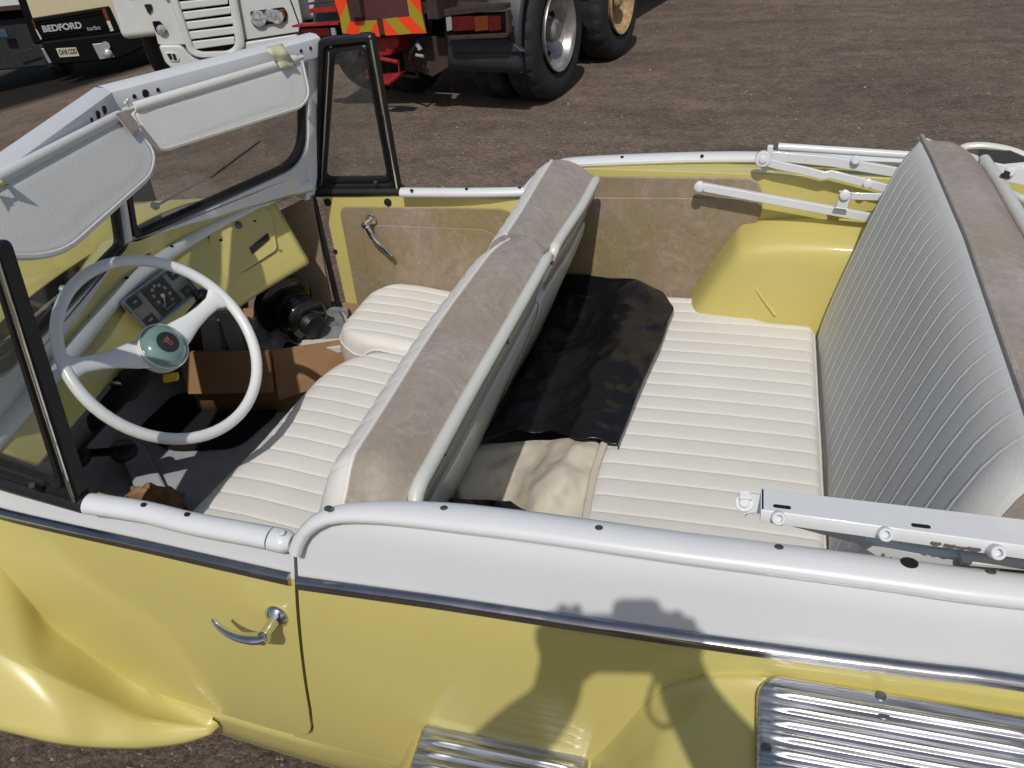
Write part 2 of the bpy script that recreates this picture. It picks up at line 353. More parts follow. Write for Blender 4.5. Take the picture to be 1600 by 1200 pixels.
# =====================================================================
# the yellow and white convertible (x = towards its tail, y = towards its far side, z up)
# =====================================================================
CAR = empty('convertible_car', 'pale yellow and white open convertible with its hood folded down, seen over the side', 'car')
def screws(parent, pts, up=(0, 0, 1), r=.0042, m=None):
    for p in pts:
        pr_ = [lathe([(r, -.002), (r, .0006), (r * .75, .0016)], p, up, 12)]
        a, u, v = frame_of(up); c = Vector(p) + a * .0018
        o = mesh('screw', pr_, m or SCR, parent, ang=30)
# ---- plan bow and section of the near flank ----
BOWC = cr([(a, b, 0) for a, b in zip([-1.9, -1.6, -1.3, -1.1, -.85, -.57, -.2, .35, 1.0, 1.6, 1.9], [.55, .612, .665, .69, .715, .731, .737, .722, .68, .60, .45])], 160)
for _ in range(30): BOWC = [BOWC[0]] + [(BOWC[i - 1] + BOWC[i] * 2 + BOWC[i + 1]) / 4 for i in range(1, 159)] + [BOWC[-1]]
BX_, BY_ = [p.x for p in BOWC], [p.y for p in BOWC]
def bow(x):      # |y| of the moulding line
    return interp(x, BX_, BY_)
SEC = [(1.0, -.034), (.985, -.024), (.93, -.012), (.885, -.004), (.87, 0), (.80, .008), (.70, .014), (.60, .014), (.50, .008), (.42, -.004), (.36, -.03)]
SECC = cr([(a, b, 0) for a, b in SEC[::-1]], 90)
for _ in range(5): SECC = [SECC[0]] + [(SECC[i - 1] + SECC[i] * 2 + SECC[i + 1]) / 4 for i in range(1, 89)] + [SECC[-1]]
SZ_, SY_ = [p.x for p in SECC], [p.y for p in SECC]
def yo(z): return interp(z, SZ_, SY_)
def flank(x, z, off=0): return Vector((x, -(bow(x) + yo(z) + off), z))
def FX(px, py):          # pixel -> point on the near flank
    y = -.735
    for _ in range(6):
        p = P(px, py, y=y); y = -(bow(p.x) + yo(p.z))
    return p
m1 = [FX(*q) for q in ((0, 800), (110, 826), (220, 850), (330, 875), (455, 903))]
m2 = [FX(*q) for q in ((468, 909), (600, 927), (700, 941), (850, 964), (1000, 986), (1150, 1007), (1300, 1027), (1450, 1046), (1600, 1065))]
def ext(l, x0=None, x1=None):
    a = [p.x for p in l]; z = [p.z for p in l]
    return a, z
ZA, ZB = ext(m1 + m2)
ZA = [-1.9] + ZA + [1.7]; ZB = [ZB[0] - .02] + ZB + [ZB[-1] - .06]
def zm(x): return interp(x, ZA, ZB)
def xg(z): return interp(z, [.36, .5, .6, .7, .87, .93, 1.0], [-.628, -.618, -.600, -.588, -.568, -.562, -.562])
def dright(z):
    x = xg(z)
    if z < .545: t = min(1, max(0, (.545 - z) / .045)); x -= .045 * (1 - math.sqrt(max(0, 1 - t * t)))
    return x
GAPW = .0028
def zcols(ztop, zbot, extra=()):
    return ztop, zbot
def panel_rows(xl, xr, ztop, zbot, n=60, mcols=28, off=0):
    """rows over z (top first), columns over x"""
    return None
# quarter panel: columns are x stations, rows z from the rail down, the colour break sits on the moulding line
def quarter_top(x):     # rounded front upper corner
    t = max(0, min(1, (x + .566) / .15)); return .925 + .070 * math.sqrt(max(0, 1 - (1 - t) ** 2)) if x < -.416 else .995
def flank_sheet(xs_of, ztop_of, zlow, off=0, nx=70, nz=(9, 22)):
    rows = []
    for k in range(nz[0] + nz[1] + 1):
        r = []
        for i in range(nx + 1):
            u = i / nx
            # iterate: z depends on x and x on z
            x = xs_of(u, .9)
            for _ in range(3):
                zt = ztop_of(x); zb = zm(x)
                z = lerp(zt, zb, k / nz[0]) if k <= nz[0] else lerp(zb, zlow, (k - nz[0]) / nz[1])
                x = xs_of(u, z)
            r.append(flank(x, z, off))
        rows.append(r)
    return rows
def lipped(rows, depth=.02):
    """fold the border of a sheet inwards so that it has a real edge"""
    inn = Vector((0, depth, 0)); top = [p + inn for p in rows[0]]
    out = [top] + rows + [[p + inn for p in rows[-1]]]
    return [[r[0] + inn] + r + [r[-1] + inn] for r in out]
def uq(u, a, b, k=1.6): return a + (b - a) * u ** k
NZ = (9, 22)
q_rows = flank_sheet(lambda u, z: uq(u, dright(z) + GAPW, 1.75), quarter_top, .495)
QP = mesh('quarter_panel', [grid(lipped(q_rows), mi=lambda i, j: 1 if i <= NZ[0] else 0)], [YEL, WHT], CAR, ang=60)
s_rows = [[flank(lerp(-1.45, 1.75, i / 70), z) for i in range(71)] for z in (.4935, .485, .47, .45, .43, .41, .39, .37, .355)]
s_rows[0] = [p + Vector((0, 0.004, 0)) if p.x < -.60 else p for p in s_rows[0]]
mesh('sill_panel', grid(lipped(s_rows)), YEL, CAR, ang=60)
# door
DOOR = None
def door_top(x): return interp(x, [-1.5, -1.2, -.95, -.57], [.93, .935, .936, .925])
d_rows = flank_sheet(lambda u, z: lerp(-1.235, dright(z) - (GAPW if z > .51 else 0), 1 - (1 - u) ** 1.3), door_top, .5)
DOOR = mesh('door', [grid(lipped(d_rows), mi=lambda i, j: 1 if i <= NZ[0] else 0)], [YEL, WHT], CAR, ang=60)
DOOR['label'] = 'near side door with chrome pull handle'
# scuttle side ahead of the door
c_rows = flank_sheet(lambda u, z: lerp(-1.9, -1.24, u), lambda x: interp(x, [-1.9, -1.24], [.98, .935]), .36, nx=20)
mesh('scuttle_side', [grid(lipped(c_rows), mi=lambda i, j: 0)], [YEL], CAR, ang=60)
# inner skin behind the flank, closes the gap and carries the inside of the near wall
rows = [[Vector((x, -(bow(x) + yo(z) - .03), z)) for x in [lerp(-1.9, 1.7, i / 40) for i in range(41)]] for z in (.93, .86, .7, .5, .34)]
mesh('inner_side_wall', grid(rows), YEL, CAR, solid=.006, off=0)
# bright mouldings
def moulding(pts, n, ends=True):
    c = cr(pts, n); rows = []
    prof = [(.0, .0115), (.006, .0105), (.0105, .007), (.0085, .003), (.0095, 0), (.0105, -.005), (.006, -.0095), (0, -.0115)]
    for p in c:
        rows.append([Vector((p.x, p.y - d, p.z + h)) for d, h in prof])
    e = rows[0]; r = [[Vector((q.x + .001, c[0].y + .002, q.z)) for q in e]] + rows + [[Vector((q.x - .001, c[-1].y + .002, q.z)) for q in rows[-1]]]
    return grid(r)
ml = [Vector((-1.235, flank(-1.235, zm(-1.2)).y, m1[0].z + .003))] + m1
mesh('door_moulding', moulding(ml, 40), DCHR, DOOR, ang=50)
mr_ = m2 + [flank(x, m2[-1].z - .012 * (x - .35) * 4) for x in (.7, 1.1, 1.6)]
mesh('quarter_moulding', moulding(mr_, 80), DCHR, QP, ang=50)
# rail caps (rounded white rails)
near_cap = PS([(461, 862), (467, 846), (478, 829), (498, 812), (530, 803), (600, 801), (700, 808), (820, 822), (936, 838), (1080, 858), (1217, 875), (1400, 899), (1560, 920)], z=1.003)
near_cap[0] = P(461, 862, z=.94); near_cap[1] = P(467, 846, z=.955); near_cap[2] = P(478, 829, z=.973); near_cap[3] = P(498, 813, z=.99); near_cap[4] = P(530, 803, z=.999)
last = near_cap[-1]; near_cap += [last + Vector((.3, .02, -.002)), last + Vector((.8, .07, -.006)), last + Vector((1.3, .15, -.02))]
pc = cr(near_cap, 110)
RC = mesh('rail_cap', tube(pc, [.009 + .005 * sstep(0, 14, i) for i in range(110)], 18, up=(0, 0, 1), r2=[.012 + .0125 * sstep(0, 14, i) for i in range(110)]), WHT, QP)
scr = [(513, 794), (694, 794), (936, 825), (1217, 855), (1548, 893)]
for q in scr:
    p = P(*q, z=1.0155); screws(RC, [p + Vector((0, 0, .0005))], (0, .25, 1), .0055)
p = P(1421, 879, z=1.0165); mesh('socket_hole', lathe([(.0095, -.003), (.0095, .001), (.002, .0012)], p, (0, .2, 1), 18), HOLE, RC)
dc = PS([(139, 787), (170, 791), (230, 801), (300, 818), (370, 831), (424, 841)], z=.948)
dcp = cr(dc, 40); mesh('rail_cap', tube(dcp, .0145, 16, up=(0, 0, 1), r2=.018), WHT, DOOR)
dd = cr([P(426, 841.5, z=.948), P(456, 848, z=.946)], 6); e = mesh('rail_end_cap', tube(dd, [.0153, .0153, .0153, .0153, .014, .010], 16, up=(0, 0, 1), r2=[.0187, .0187, .0187, .0185, .017, .012]), WHT, DOOR)
screws(DOOR, [P(440, 832, z=.9655)], (0, 0, 1), .005, IVP)
screws(DOOR, [P(224, 788, z=.965), P(292, 803, z=.965)], (0, .3, 1), .004, HOLE)
# outer door handle
hp = FX(433, 962); out = Vector((0, -1, 0))
DH = mesh('door_handle', [lathe([(.019, -.004), (.019, .001), (.017, .005), (.012, .009), (.0085, .012), (.0075, .032), (.010, .036), (.011, .042), (.008, .048)], hp, out, 24, sc=(1, 1)),
    tube(cr([hp + Vector((.006, -.040, .002)), hp + Vector((-.006, -.044, .000)), hp + Vector((-.030, -.047, .000)), hp + Vector((-.052, -.046, .003)), hp + Vector((-.070, -.042, .009)), hp + Vector((-.080, -.037, .015))], 26),
         [.013] * 5 + [lerp(.013, .004, i / 20) for i in range(21)], 14, up=(0, -1, .4), r2=[.0075] * 5 + [lerp(.0075, .0025, i / 20) for i in range(21)])], CHR, DOOR)
# ---- front wing with flared tail ----
jn = [FX(*q) for q in ((0, 880), (60, 960), (105, 1003), (150, 1040), (200, 1075), (245, 1100), (280, 1118))]
crs = [P(px, py, y=yy) for px, py, yy in ((0, 1022, -.80), (60, 1050, -.796), (105, 1068, -.788), (150, 1088, -.777), (200, 1108, -.764), (245, 1121, -.754), (276, 1127, -.747))]
otr = [P(px, py, y=yy) for px, py, yy in ((0, 1126, -.86), (60, 1141, -.855), (105, 1148, -.845), (150, 1152, -.825), (200, 1153, -.806), (245, 1147, -.782), (282, 1133, -.762))]
for i, (a, b, c) in enumerate(zip(jn, crs, otr)):
    a.z = max(a.z, b.z + .004); c.z = min(c.z, b.z - .012)
jn = [Vector((-2.7, -.50, .90)), Vector((-1.9, -.56, .96)), Vector((-1.4, -.64, .93))] + jn + [Vector((-.835, -.732, crs[-1].z - .006))]
crs = [Vector((-2.7, -.80, .88)), Vector((-1.9, -.83, .90)), Vector((-1.4, -.83, .83))] + crs + [Vector((-.828, -.738, crs[-1].z - .012))]
otr = [Vector((-2.7, -.96, .66)), Vector((-1.9, -.96, .68)), Vector((-1.4, -.90, .64))] + otr + [Vector((-.826, -.744, otr[-1].z - .008))]
def crn(pts, k=9):
    out = []; m = len(pts)
    for i in range(m - 1):
        p1, p2 = pts[i], pts[i + 1]; p0 = pts[i - 1] if i else p1 * 2 - p2; p3 = pts[i + 2] if i + 2 < m else p2 * 2 - p1
        for j in range(k):
            t = j / k; out.append(.5 * ((2 * p1) + (p2 - p0) * t + (2 * p0 - 5 * p1 + 4 * p2 - p3) * t * t + (3 * p1 - p0 - 3 * p2 + p3) * t ** 3))
    return out + [pts[-1].copy()]
def smooth_(v, k):
    for _ in range(k): v = [v[0]] + [(v[i - 1] + v[i] * 2 + v[i + 1]) / 4 for i in range(1, len(v) - 1)] + [v[-1]]
    return v
J = smooth_(crn(jn), 25); K = smooth_(crn(crs), 25); O = smooth_(crn(otr), 25); rows = []
for a, b, c in zip(J, K, O):
    k = min(1, (c - a).length * 8); r = [a + Vector((0, .04, -.004)), a + Vector((0, .012, .001)), a]
    for t in (.12, .25, .4, .55, .7, .82, .92): q = a.lerp(b, t); q.z -= .006 * math.sin(math.pi * t) * k; r.append(q)
    r += [b]
    for t in (.04, .12, .25, .45, .6, .75, .9): q = b.lerp(c, t); q.z += .010 * math.sin(math.pi * t) * k; r.append(q)
    r += [c, c + Vector((0, -.004 * k, -.006 * k)), c + Vector((0, -.006 * k, -.016 * k)), c + Vector((0, -.003 * k, -.028 * k)), c + Vector((0, .012 * k, -.038 * k)), c + Vector((0, .05 * k, -.042 * k))]
    rows.append(r)
rows.append([Vector((p.x + .008, max(p.y, -.726), p.z)) for p in rows[-1]])
mesh('front_wing', grid(rows, ), YEL, CAR, ang=75)
# ---- rear wing with its two step plates ----
# upper shelf of the wing: height over (x, distance from body)
def wing(x, d):
    """surface height of the rear wing at station x, d metres out from the body side"""
    top = interp(x, [-.20, -.16, -.12, -.08, -.045, 0, .05, .12, .5, 1.0, 1.4], [.56, .60, .675, .757, .808, .838, .852, .858, .85, .80, .66])
    return top - .05 * (d / .2) ** 1.4 - .02 * d
rows = []
for i in range(81):
    x = lerp(-.17, 1.4, (i / 80) ** 1.5); y0 = flank(x, .8).y; r = []
    for d in (-.02, 0, .004, .01, .02, .035, .05, .07, .09, .11, .13, .145, .158, .166, .17): r.append(Vector((x - .0, y0 - d, wing(x, max(0, d)) + (.010 * (1 - d / .02) ** 2 if 0 <= d < .02 else 0))))
    for z in (.01, .03, .06, .12, .2, .3): q = r[14].copy(); q.y -= .012 * min(1, z / .03); q.z = max(.34, q.z - z); r.append(q)
    rows.append(r)
RW = mesh('rear_wing', grid(rows, flip if False else False), YEL, CAR, ang=70)
# lower front step of the wing
s0 = FX(660, 1130); s1 = FX(925, 1186)
rows = []
for i in range(31):
    x = lerp(-.46, -.13, i / 30); y0 = flank(x, .62).y; zt = interp(x, [-.46, -.425, -.40, -.36, -.13], [.50, .585, .612, .622, .628])
    rows.append([Vector((x, y0 + .02, zt + .002)), Vector((x, y0 - .002, zt + .002)), Vector((x, y0 - .01, zt - .002)), Vector((x, y0 - .08, zt - .012)), Vector((x, y0 - .14, zt - .025)), Vector((x, y0 - .16, zt - .05)), Vector((x, y0 - .165, .36))])
mesh('wing_step', grid(rows), YEL, RW, ang=60)
def step_plate(c00, c10, c11, c01, nrib, name, margin=.16, thick=.006, rr=.02):
    """ribbed plate on four corners (front-inner, rear-inner, rear-outer, front-outer)"""
    c00, c10, c11, c01 = map(Vector, (c00, c10, c11, c01)); nrm = (c10 - c00).cross(c01 - c00).normalized()
    if nrm.z < 0: nrm = -nrm
    rows = []; W = (c01 - c00).length; Lx = (c10 - c00).length; NV = 120; NU = 40
    for j in range(NV + 1):
        v = j / NV; dv = min(v, 1 - v) * W; r = []
        ins = rr - math.sqrt(max(0, rr * rr - (rr - dv) ** 2)) if dv < rr else 0
        h = thick * min(1, (dv / .004)) ** .5 if dv < .004 else thick
        ph = (v * nrib) % 1; rib = 0
        if .1 < v < .93: rib = .0042 * math.sin(math.pi * min(1, ph / .62)) if ph < .62 else 0
        for i in range(NU + 1):
            t = i / NU; u = t
            if i <= 6: u = (i / 6) * .05
            elif i >= NU - 6: u = 1 - (NU - i) / 6 * .05
            else: u = .05 + (i - 6) / (NU - 12) * .9
            du = min(u, 1 - u) * Lx; s = (u - .5) * (1 - 2 * ins / Lx) + .5
            k = sstep(.018, .034, du); hh = h * (min(1, du / .004) ** .5 if du < .004 else 1)
            p = c00.lerp(c10, s).lerp(c01.lerp(c11, s), v); r.append(p + nrm * (hh + rib * k))
        rows.append(r)
    o = mesh(name, grid(rows), ALU, RW, solid=.003, off=0, ang=50); return nrm
def PL(px, py, z, x0): return P(px, py, z=z)
sp = (FX(660, 1130) + Vector((0, 0, 0)))
zz = .632
a = P(664, 1131, z=zz); b_ = P(920, 1181, z=zz); n1 = step_plate(a, b_, b_ + Vector((.004, -.125, -.022)), a + Vector((.0, -.125, -.022)), 7, 'front_step_plate', rr=.012)
for q in ((680, 1139), (776, 1161), (874, 1180)): screws(RW, [P(*q, z=zz + .004)], n1, .0055)
a = P(1184, 1053, z=.865); b_ = P(1640, 1128, z=.865)
d_ = (P(1168, 1185, z=.835) - a).normalized() * .155
n2 = step_plate(a, b_, b_ + Vector((0, -.134, -.030)), a + Vector((.004, -.134, -.030)), 8, 'rear_step_plate', rr=.03)
pl2 = (a + n2 * .007, n2)
for q in ((1381, 1117), (1197, 1168), (1376, 1088)): screws(RW, [P(*q, pl=pl2)], n2, .0065)

# ---- bodywork that the picture only touches: bonnet, scuttle, tail, far flank, wheels ----
def hoodrow(x, w_, zt, zs):
    return [Vector((x, y, zt - (zt - zs) * abs(y / w_) ** 2.6)) for y in [w_ * (-1 + 2 * k / 24) for k in range(25)]]
rows = []
for x, w_, zt, zs in ((-1.42, .60, 1.015, .90), (-1.6, .555, 1.01, .90), (-1.8, .52, 1.0, .89), (-2.1, .48, .985, .87), (-2.5, .42, .965, .84), (-2.75, .36, .94, .80), (-2.82, .34, .86, .6)): rows.append(hoodrow(x, w_, zt, zs))
mesh('bonnet', grid(rows), YEL, CAR, ang=60, solid=.004, off=0)
# scuttle below the screen, crowned, V shaped in plan
# ---------------- windscreen ----------------
def mirror(v): return Vector((v.x, -v.y, v.z))
T0 = P(165, 145, y=0); T1 = P(490, 60, y=.60); B1 = Vector((-1.197, .60, .935))
NF = (T1 - T0).cross(B1 - T0).normalized()
if NF.x < 0: NF = -NF
PFAR = (T0, NF); PNEAR = (T0, Vector((NF.x, -NF.y, NF.z)))
B0 = P(172, 386, pl=PFAR); B0.y = 0
EX = (T1 - T0).normalized(); EZ = NF.cross(EX); EZ = EZ if EZ.z > 0 else -EZ
def half(side):
    if side > 0: return T0.copy(), EX.copy(), EZ.copy(), NF.copy()
    return T0.copy(), mirror(EX), mirror(EZ), mirror(NF)
def uv(p, side=1):
    o, ex, ez, n = half(side); d = p - o; return d.dot(ex), d.dot(ez)
WSF = empty('windscreen', '', ''); del WSF['label']; del WSF['category']; WSF.parent = CAR
tf = uv(T1); bf = uv(B1); b0 = uv(B0)
gl = [uv(P(*q, pl=PFAR)) for q in ((186, 374), (438, 266), (464, 215), (470, 165))]
print('screen uv', tf, bf, b0, gl)
hgt = -bf[1]
for side in (1, -1):
    o, ex, ez, n = half(side)
    def pt(u, v, d=0): return o + ex * u + ez * v + n * d
    outer = [(0.0, 0), (tf[0], tf[1]), (bf[0] + .004, bf[1]), (b0[0], b0[1])]
    ul = .028; vb = gl[0][1]; ur = gl[3][0]; vbr = gl[1][1]; vt = -.045
    inner = [Vector((ul, vt, 0)), Vector((ur + .002, vt, 0)), Vector((ur - .004, vbr + .01, 0)), Vector((ul, vb, 0))]
    il = roundpoly(inner, [.03, .04, .085, .015], 8)
    # matching outer loop: same count, each sent to the outer quad
    corner = [0] * 9 + [1] * 9 + [2] * 9 + [3] * 9
    ol = [Vector((*outer[c], 0)) for c in corner]
    def ring(a, b, da, db): return [[pt(p.x, p.y, da) for p in a], [pt(p.x, p.y, db) for p in b]]
    def off(l, k):
        c = Vector((sum(p.x for p in l) / len(l), sum(p.y for p in l) / len(l), 0)); res = []
        for p in l:
            d = p - c; res.append(Vector((p.x + (k if d.x > 0 else -k), p.y + (k if d.y > 0 else -k), 0)))
        return res
    L1 = off(il, .022)
    rows = [[pt(p.x, p.y, -.022) for p in ol], [pt(p.x, p.y, .0) for p in ol], [pt(p.x, p.y, .006) for p in [q.lerp(r, .12) for q, r in zip(ol, L1)]],
            [pt(p.x, p.y, .006) for p in [q.lerp(r, .8) for q, r in zip(ol, L1)]], [pt(p.x, p.y, .002) for p in L1], [pt(p.x, p.y, -.014) for p in off(il, .016)], [pt(p.x, p.y, -.022) for p in L1]]
    FRM = mesh('screen_frame', grid(rows + [rows[0]], cv=True), WHT, WSF, ang=30)
    rows = [[pt(p.x, p.y, -.008) for p in off(il, .019)], [pt(p.x, p.y, .003) for p in off(il, .016)], [pt(p.x, p.y, .004) for p in off(il, .006)], [pt(p.x, p.y, -.004) for p in il], [pt(p.x, p.y, -.014) for p in off(il, .002)]]
    mesh('screen_seal', grid(rows, cv=True), BLK, WSF, ang=50)
    mesh('screen_glass', prism([pt(p.x, p.y, -.010) for p in off(il, .004)], n * .004), GLS, WSF, ang=20)
    # header channel along the top
    hp_ = [pt(u, .0 + tf[1] * u / tf[0], 0) for u in (0, tf[0] * .5, tf[0] + .008)]
    hr = []
    for p in hp_:
        hr.append([p + n * d + ez * h for d, h in ((-.024, -.03), (-.026, 0), (-.02, .008), (.0, .010), (.014, .004), (.020, -.012), (.022, -.038), (.016, -.046), (.004, -.046))])
    HD = mesh('header_rail', grid(hr, cv=True), WHT, WSF, bevel=0, ang=30)
    for u in ((.05, .078, .11, .55, .585) if side > 0 else (.06, .09, .12, .55)):
        pp = pt(u, -.013, .0205); mesh('screw_hole', lathe([(.0045 if u > .1 or u < .06 else .008, -.003), (.0045 if u > .1 or u < .06 else .008, .0006)], pp, n + ez * .1, 12), HOLE, HD)
    # end post
    e0 = pt(tf[0], tf[1]); e1 = pt(bf[0], bf[1])
    ds = e0 - e1
    post = [[e1 + ds * t + q for q in (ex * -.028 + n * .008, ex * .004 + n * .012, ex * .012 + n * (-.006), ex * .008 - n * .03, ex * -.028 - n * .028)] for t in (-.02, .1, .3, .6, 1.01)]
    post[0] = [q - ex * .012 - ez * .006 for q in post[0]]
    mesh('end_post', grid(post, cv=True), WHT, WSF, bevel=.003, ang=35)
# centre strip
mesh('centre_strip', tube([T0.lerp(B0, .12) + Vector((.004, 0, 0)), B0 + Vector((.004, 0, .02))], .006, 10, r2=.008), WHT, WSF)
# cowl between screen foot and dashboard rail
dr_px = [(0, 722), (40, 665), (110, 552), (170, 478), (225, 425), (300, 372), (380, 330), (440, 302), (484, 289)]
dash = [P(a, b, z=.962) for a, b in dr_px]
n_ = .62
near_end = Vector((-1.175, -.625, .95))
dash = [near_end] + [q for q in dash if q.y > -.52]
dashc = cr(dash, 60)
DSH = empty('dashboard', '', ''); del DSH['label']; del DSH['category']; DSH.parent = CAR
mesh('dash_rail', tube(dashc, [.016] * 60, 14, up=(0, 0, 1), r2=.019), WHT, DSH)
def xdash(y): return interp(y, [p.y for p in dashc], [p.x for p in dashc])
def xscr(y):  # foot of the screen
    t = min(1, abs(y) / .6); return lerp(B0.x, B1.x, t), lerp(B0.z, B1.z, t)
rows = []
for k in range(41):
    y = lerp(-.63, .61, k / 40); xs_, zs = xscr(y); xd = xdash(y); r = []
    r.append(Vector((xs_ - .09, y, zs - .03))); r.append(Vector((xs_ - .06, y, zs - .008))); r.append(Vector((xs_ - .02, y, zs + .004)))
    r.append(Vector((xs_ + .012, y, zs + .002))); r.append(Vector((lerp(xs_, xd, .5), y, lerp(zs, .965, .5)))); r.append(Vector((xd - .004, y, .962)))
    rows.append(r)
mesh('scuttle', grid(rows), YEL, CAR, ang=60, solid=.003, off=0)
# wipers outside the glass
LENG_W = mat('grey_wiper_metal', (.42, .42, .40), .4, .5)
for side, q0, q1 in ((1, (243, 322), (355, 262)), (-1, (60, 432), (-60, 520))):
    o, ex, ez, n = half(side); pl = (o - n * .03, n)
    a, b = P(*q0, pl=pl), P(*q1, pl=pl)
    if side < 0: a, b = o - n * .035 + ex * .22 + ez * -.335, o - n * .03 + ex * .50 + ez * -.30
    WP = mesh('wiper_arm', [tube([a, b], [.0032, .002], 8), lathe([(.008, -.01), (.009, .003), (.004, .010)], a, n, 14)], LENG_W, WSF)
    c = b - (b - a) * .15; mesh('wiper_blade', tube([c - ex * .02 - ez * .005, c + ex * .15 + ez * .04], .002, 8, r2=.005), BLK, WP)
# ---- sun visors ----
def visor(side, outline, roll0, roll1, dist, label):
    o, ex, ez, n = half(side); o = o + n * dist; n = (n + ez * (.45 if side > 0 else .85)).normalized(); o = o - n * dist - ez * .02; pl = (o + n * dist, n)
    pts = [P(*q, pl=pl) for q in outline]; rp = roundpoly(pts, [r for r in ((.012, .05, .07, .055, .012) if side > 0 else (.012, .06, .05, .09, .05, .012))][:len(pts)], 7)
    V0 = empty('sun_visor', '', ''); del V0['category']; V0.parent = CAR; V0['label'] = label
    c = sum(rp, Vector()) / len(rp); N = len(rp)
    def ins(l, k): return [p + (c - p).normalized() * k for p in l]
    rows = [[p for p in rp], [p + n * .0 for p in rp]]
    R_ = [ins(rp, .0)] ; rings = [(0, 0), (.004, .0045), (.010, .0055), (.018, .005), (.05, .0065), (.09, .007)]
    top = [[p + n * h for p in ins(rp, k)] for k, h in rings]; bot = [[p - n * h for p in ins(rp, k)] for k, h in rings]
    rows = bot[::-1] + top[1:]
    v, f, m = grid(rows, cv=True); b1 = len(v) - N; f.append(tuple(b1 + k for k in range(N))); f.append(tuple(k for k in range(N))[::-1]); m += [0, 0]
    PA = mesh('visor_panel', (v, f, m), VIG, V0, ang=50)
    mesh('piping', tube(rp, .0062, 8, closed=True, up=n), VIN, PA)
    a, b = P(*roll0, pl=(o + n * (dist + .004), n)), P(*roll1, pl=(o + n * (dist + .004), n))
    mesh('visor_roll', tube([a, a.lerp(b, .02), a.lerp(b, .98), b], [.009, .0105, .0105, .009], 14), VIG, V0)
    mesh('visor_rod', tube([a - (b - a) * .05, a, b, b + (b - a) * .05], .005, 8), IVP, V0)
    return V0, n, pl
V1, nv1, pl1 = visor(1, [(204, 176), (240, 238), (470, 166), (482, 148), (470, 92)], (208, 168), (462, 92), .045, 'far side sun visor hanging from the header rail')
V2, nv2, pl2_ = visor(-1, [(186, 186), (240, 232), (236, 272), (90, 402), (-30, 400), (-80, 335)], (188, 180), (-40, 298), .045, 'near side sun visor with folded tape at its top')
def strip(name, px, pl, n, m, parent, th=.0015, lift=.0):
    pts = [P(*q, pl=(pl[0] + n * lift, n)) for q in px]
    return mesh(name, prism(pts, n * th), m, parent, bevel=0, ang=20)
# tape over the rolls
def tape(l0, l1, pl, n, parent, kk=6):
    rows = []
    for i in range(9):
        t = i / 8; h = .006 + .022 * math.sin(math.pi * min(1, t * 1.4)) ** .6 if t < .6 else .0185
        rows.append([P(lerp(l0[0][0], l0[1][0], s) + (lerp(l1[0][0], l1[1][0], s) - lerp(l0[0][0], l0[1][0], s)) * t, lerp(l0[0][1], l0[1][1], s) + (lerp(l1[0][1], l1[1][1], s) - lerp(l0[0][1], l0[1][1], s)) * t, pl=(pl[0] + n * (h + .003 * math.sin(s * 5 + i)), n)) for s in (0, .25, .5, .75, 1)])
    mesh('tape_strip', grid(rows), TAPE, parent, solid=.0008, ang=60)
tape([(415, 74), (441, 68)], [(440, 108), (463, 103)], pl1, nv1, V1)
tape([(-25, 262), (8, 283)], [(-20, 308), (14, 289)], pl2_, nv2, V2)
# taupe tag and ivory lace at the inner end
p_ = [P(*q, pl=(pl2_[0] + nv2 * .012, nv2)) for q in ((178, 179), (198, 172), (218, 200), (206, 213))]
mesh('taupe_tab', prism(p_, nv2 * .003), TAU, V2, bevel=.001)
lc = [P(*q, pl=(T0 + NF * .05, NF)) for q in ((195, 160), (203, 170), (208, 185), (220, 205), (232, 225), (240, 238))]
mesh('lace', [tube(cr(lc, 20), .003, 8), tube(cr([q + Vector((.002, .006, .004)) for q in lc], 20), .0028, 8)], VIN, V1)
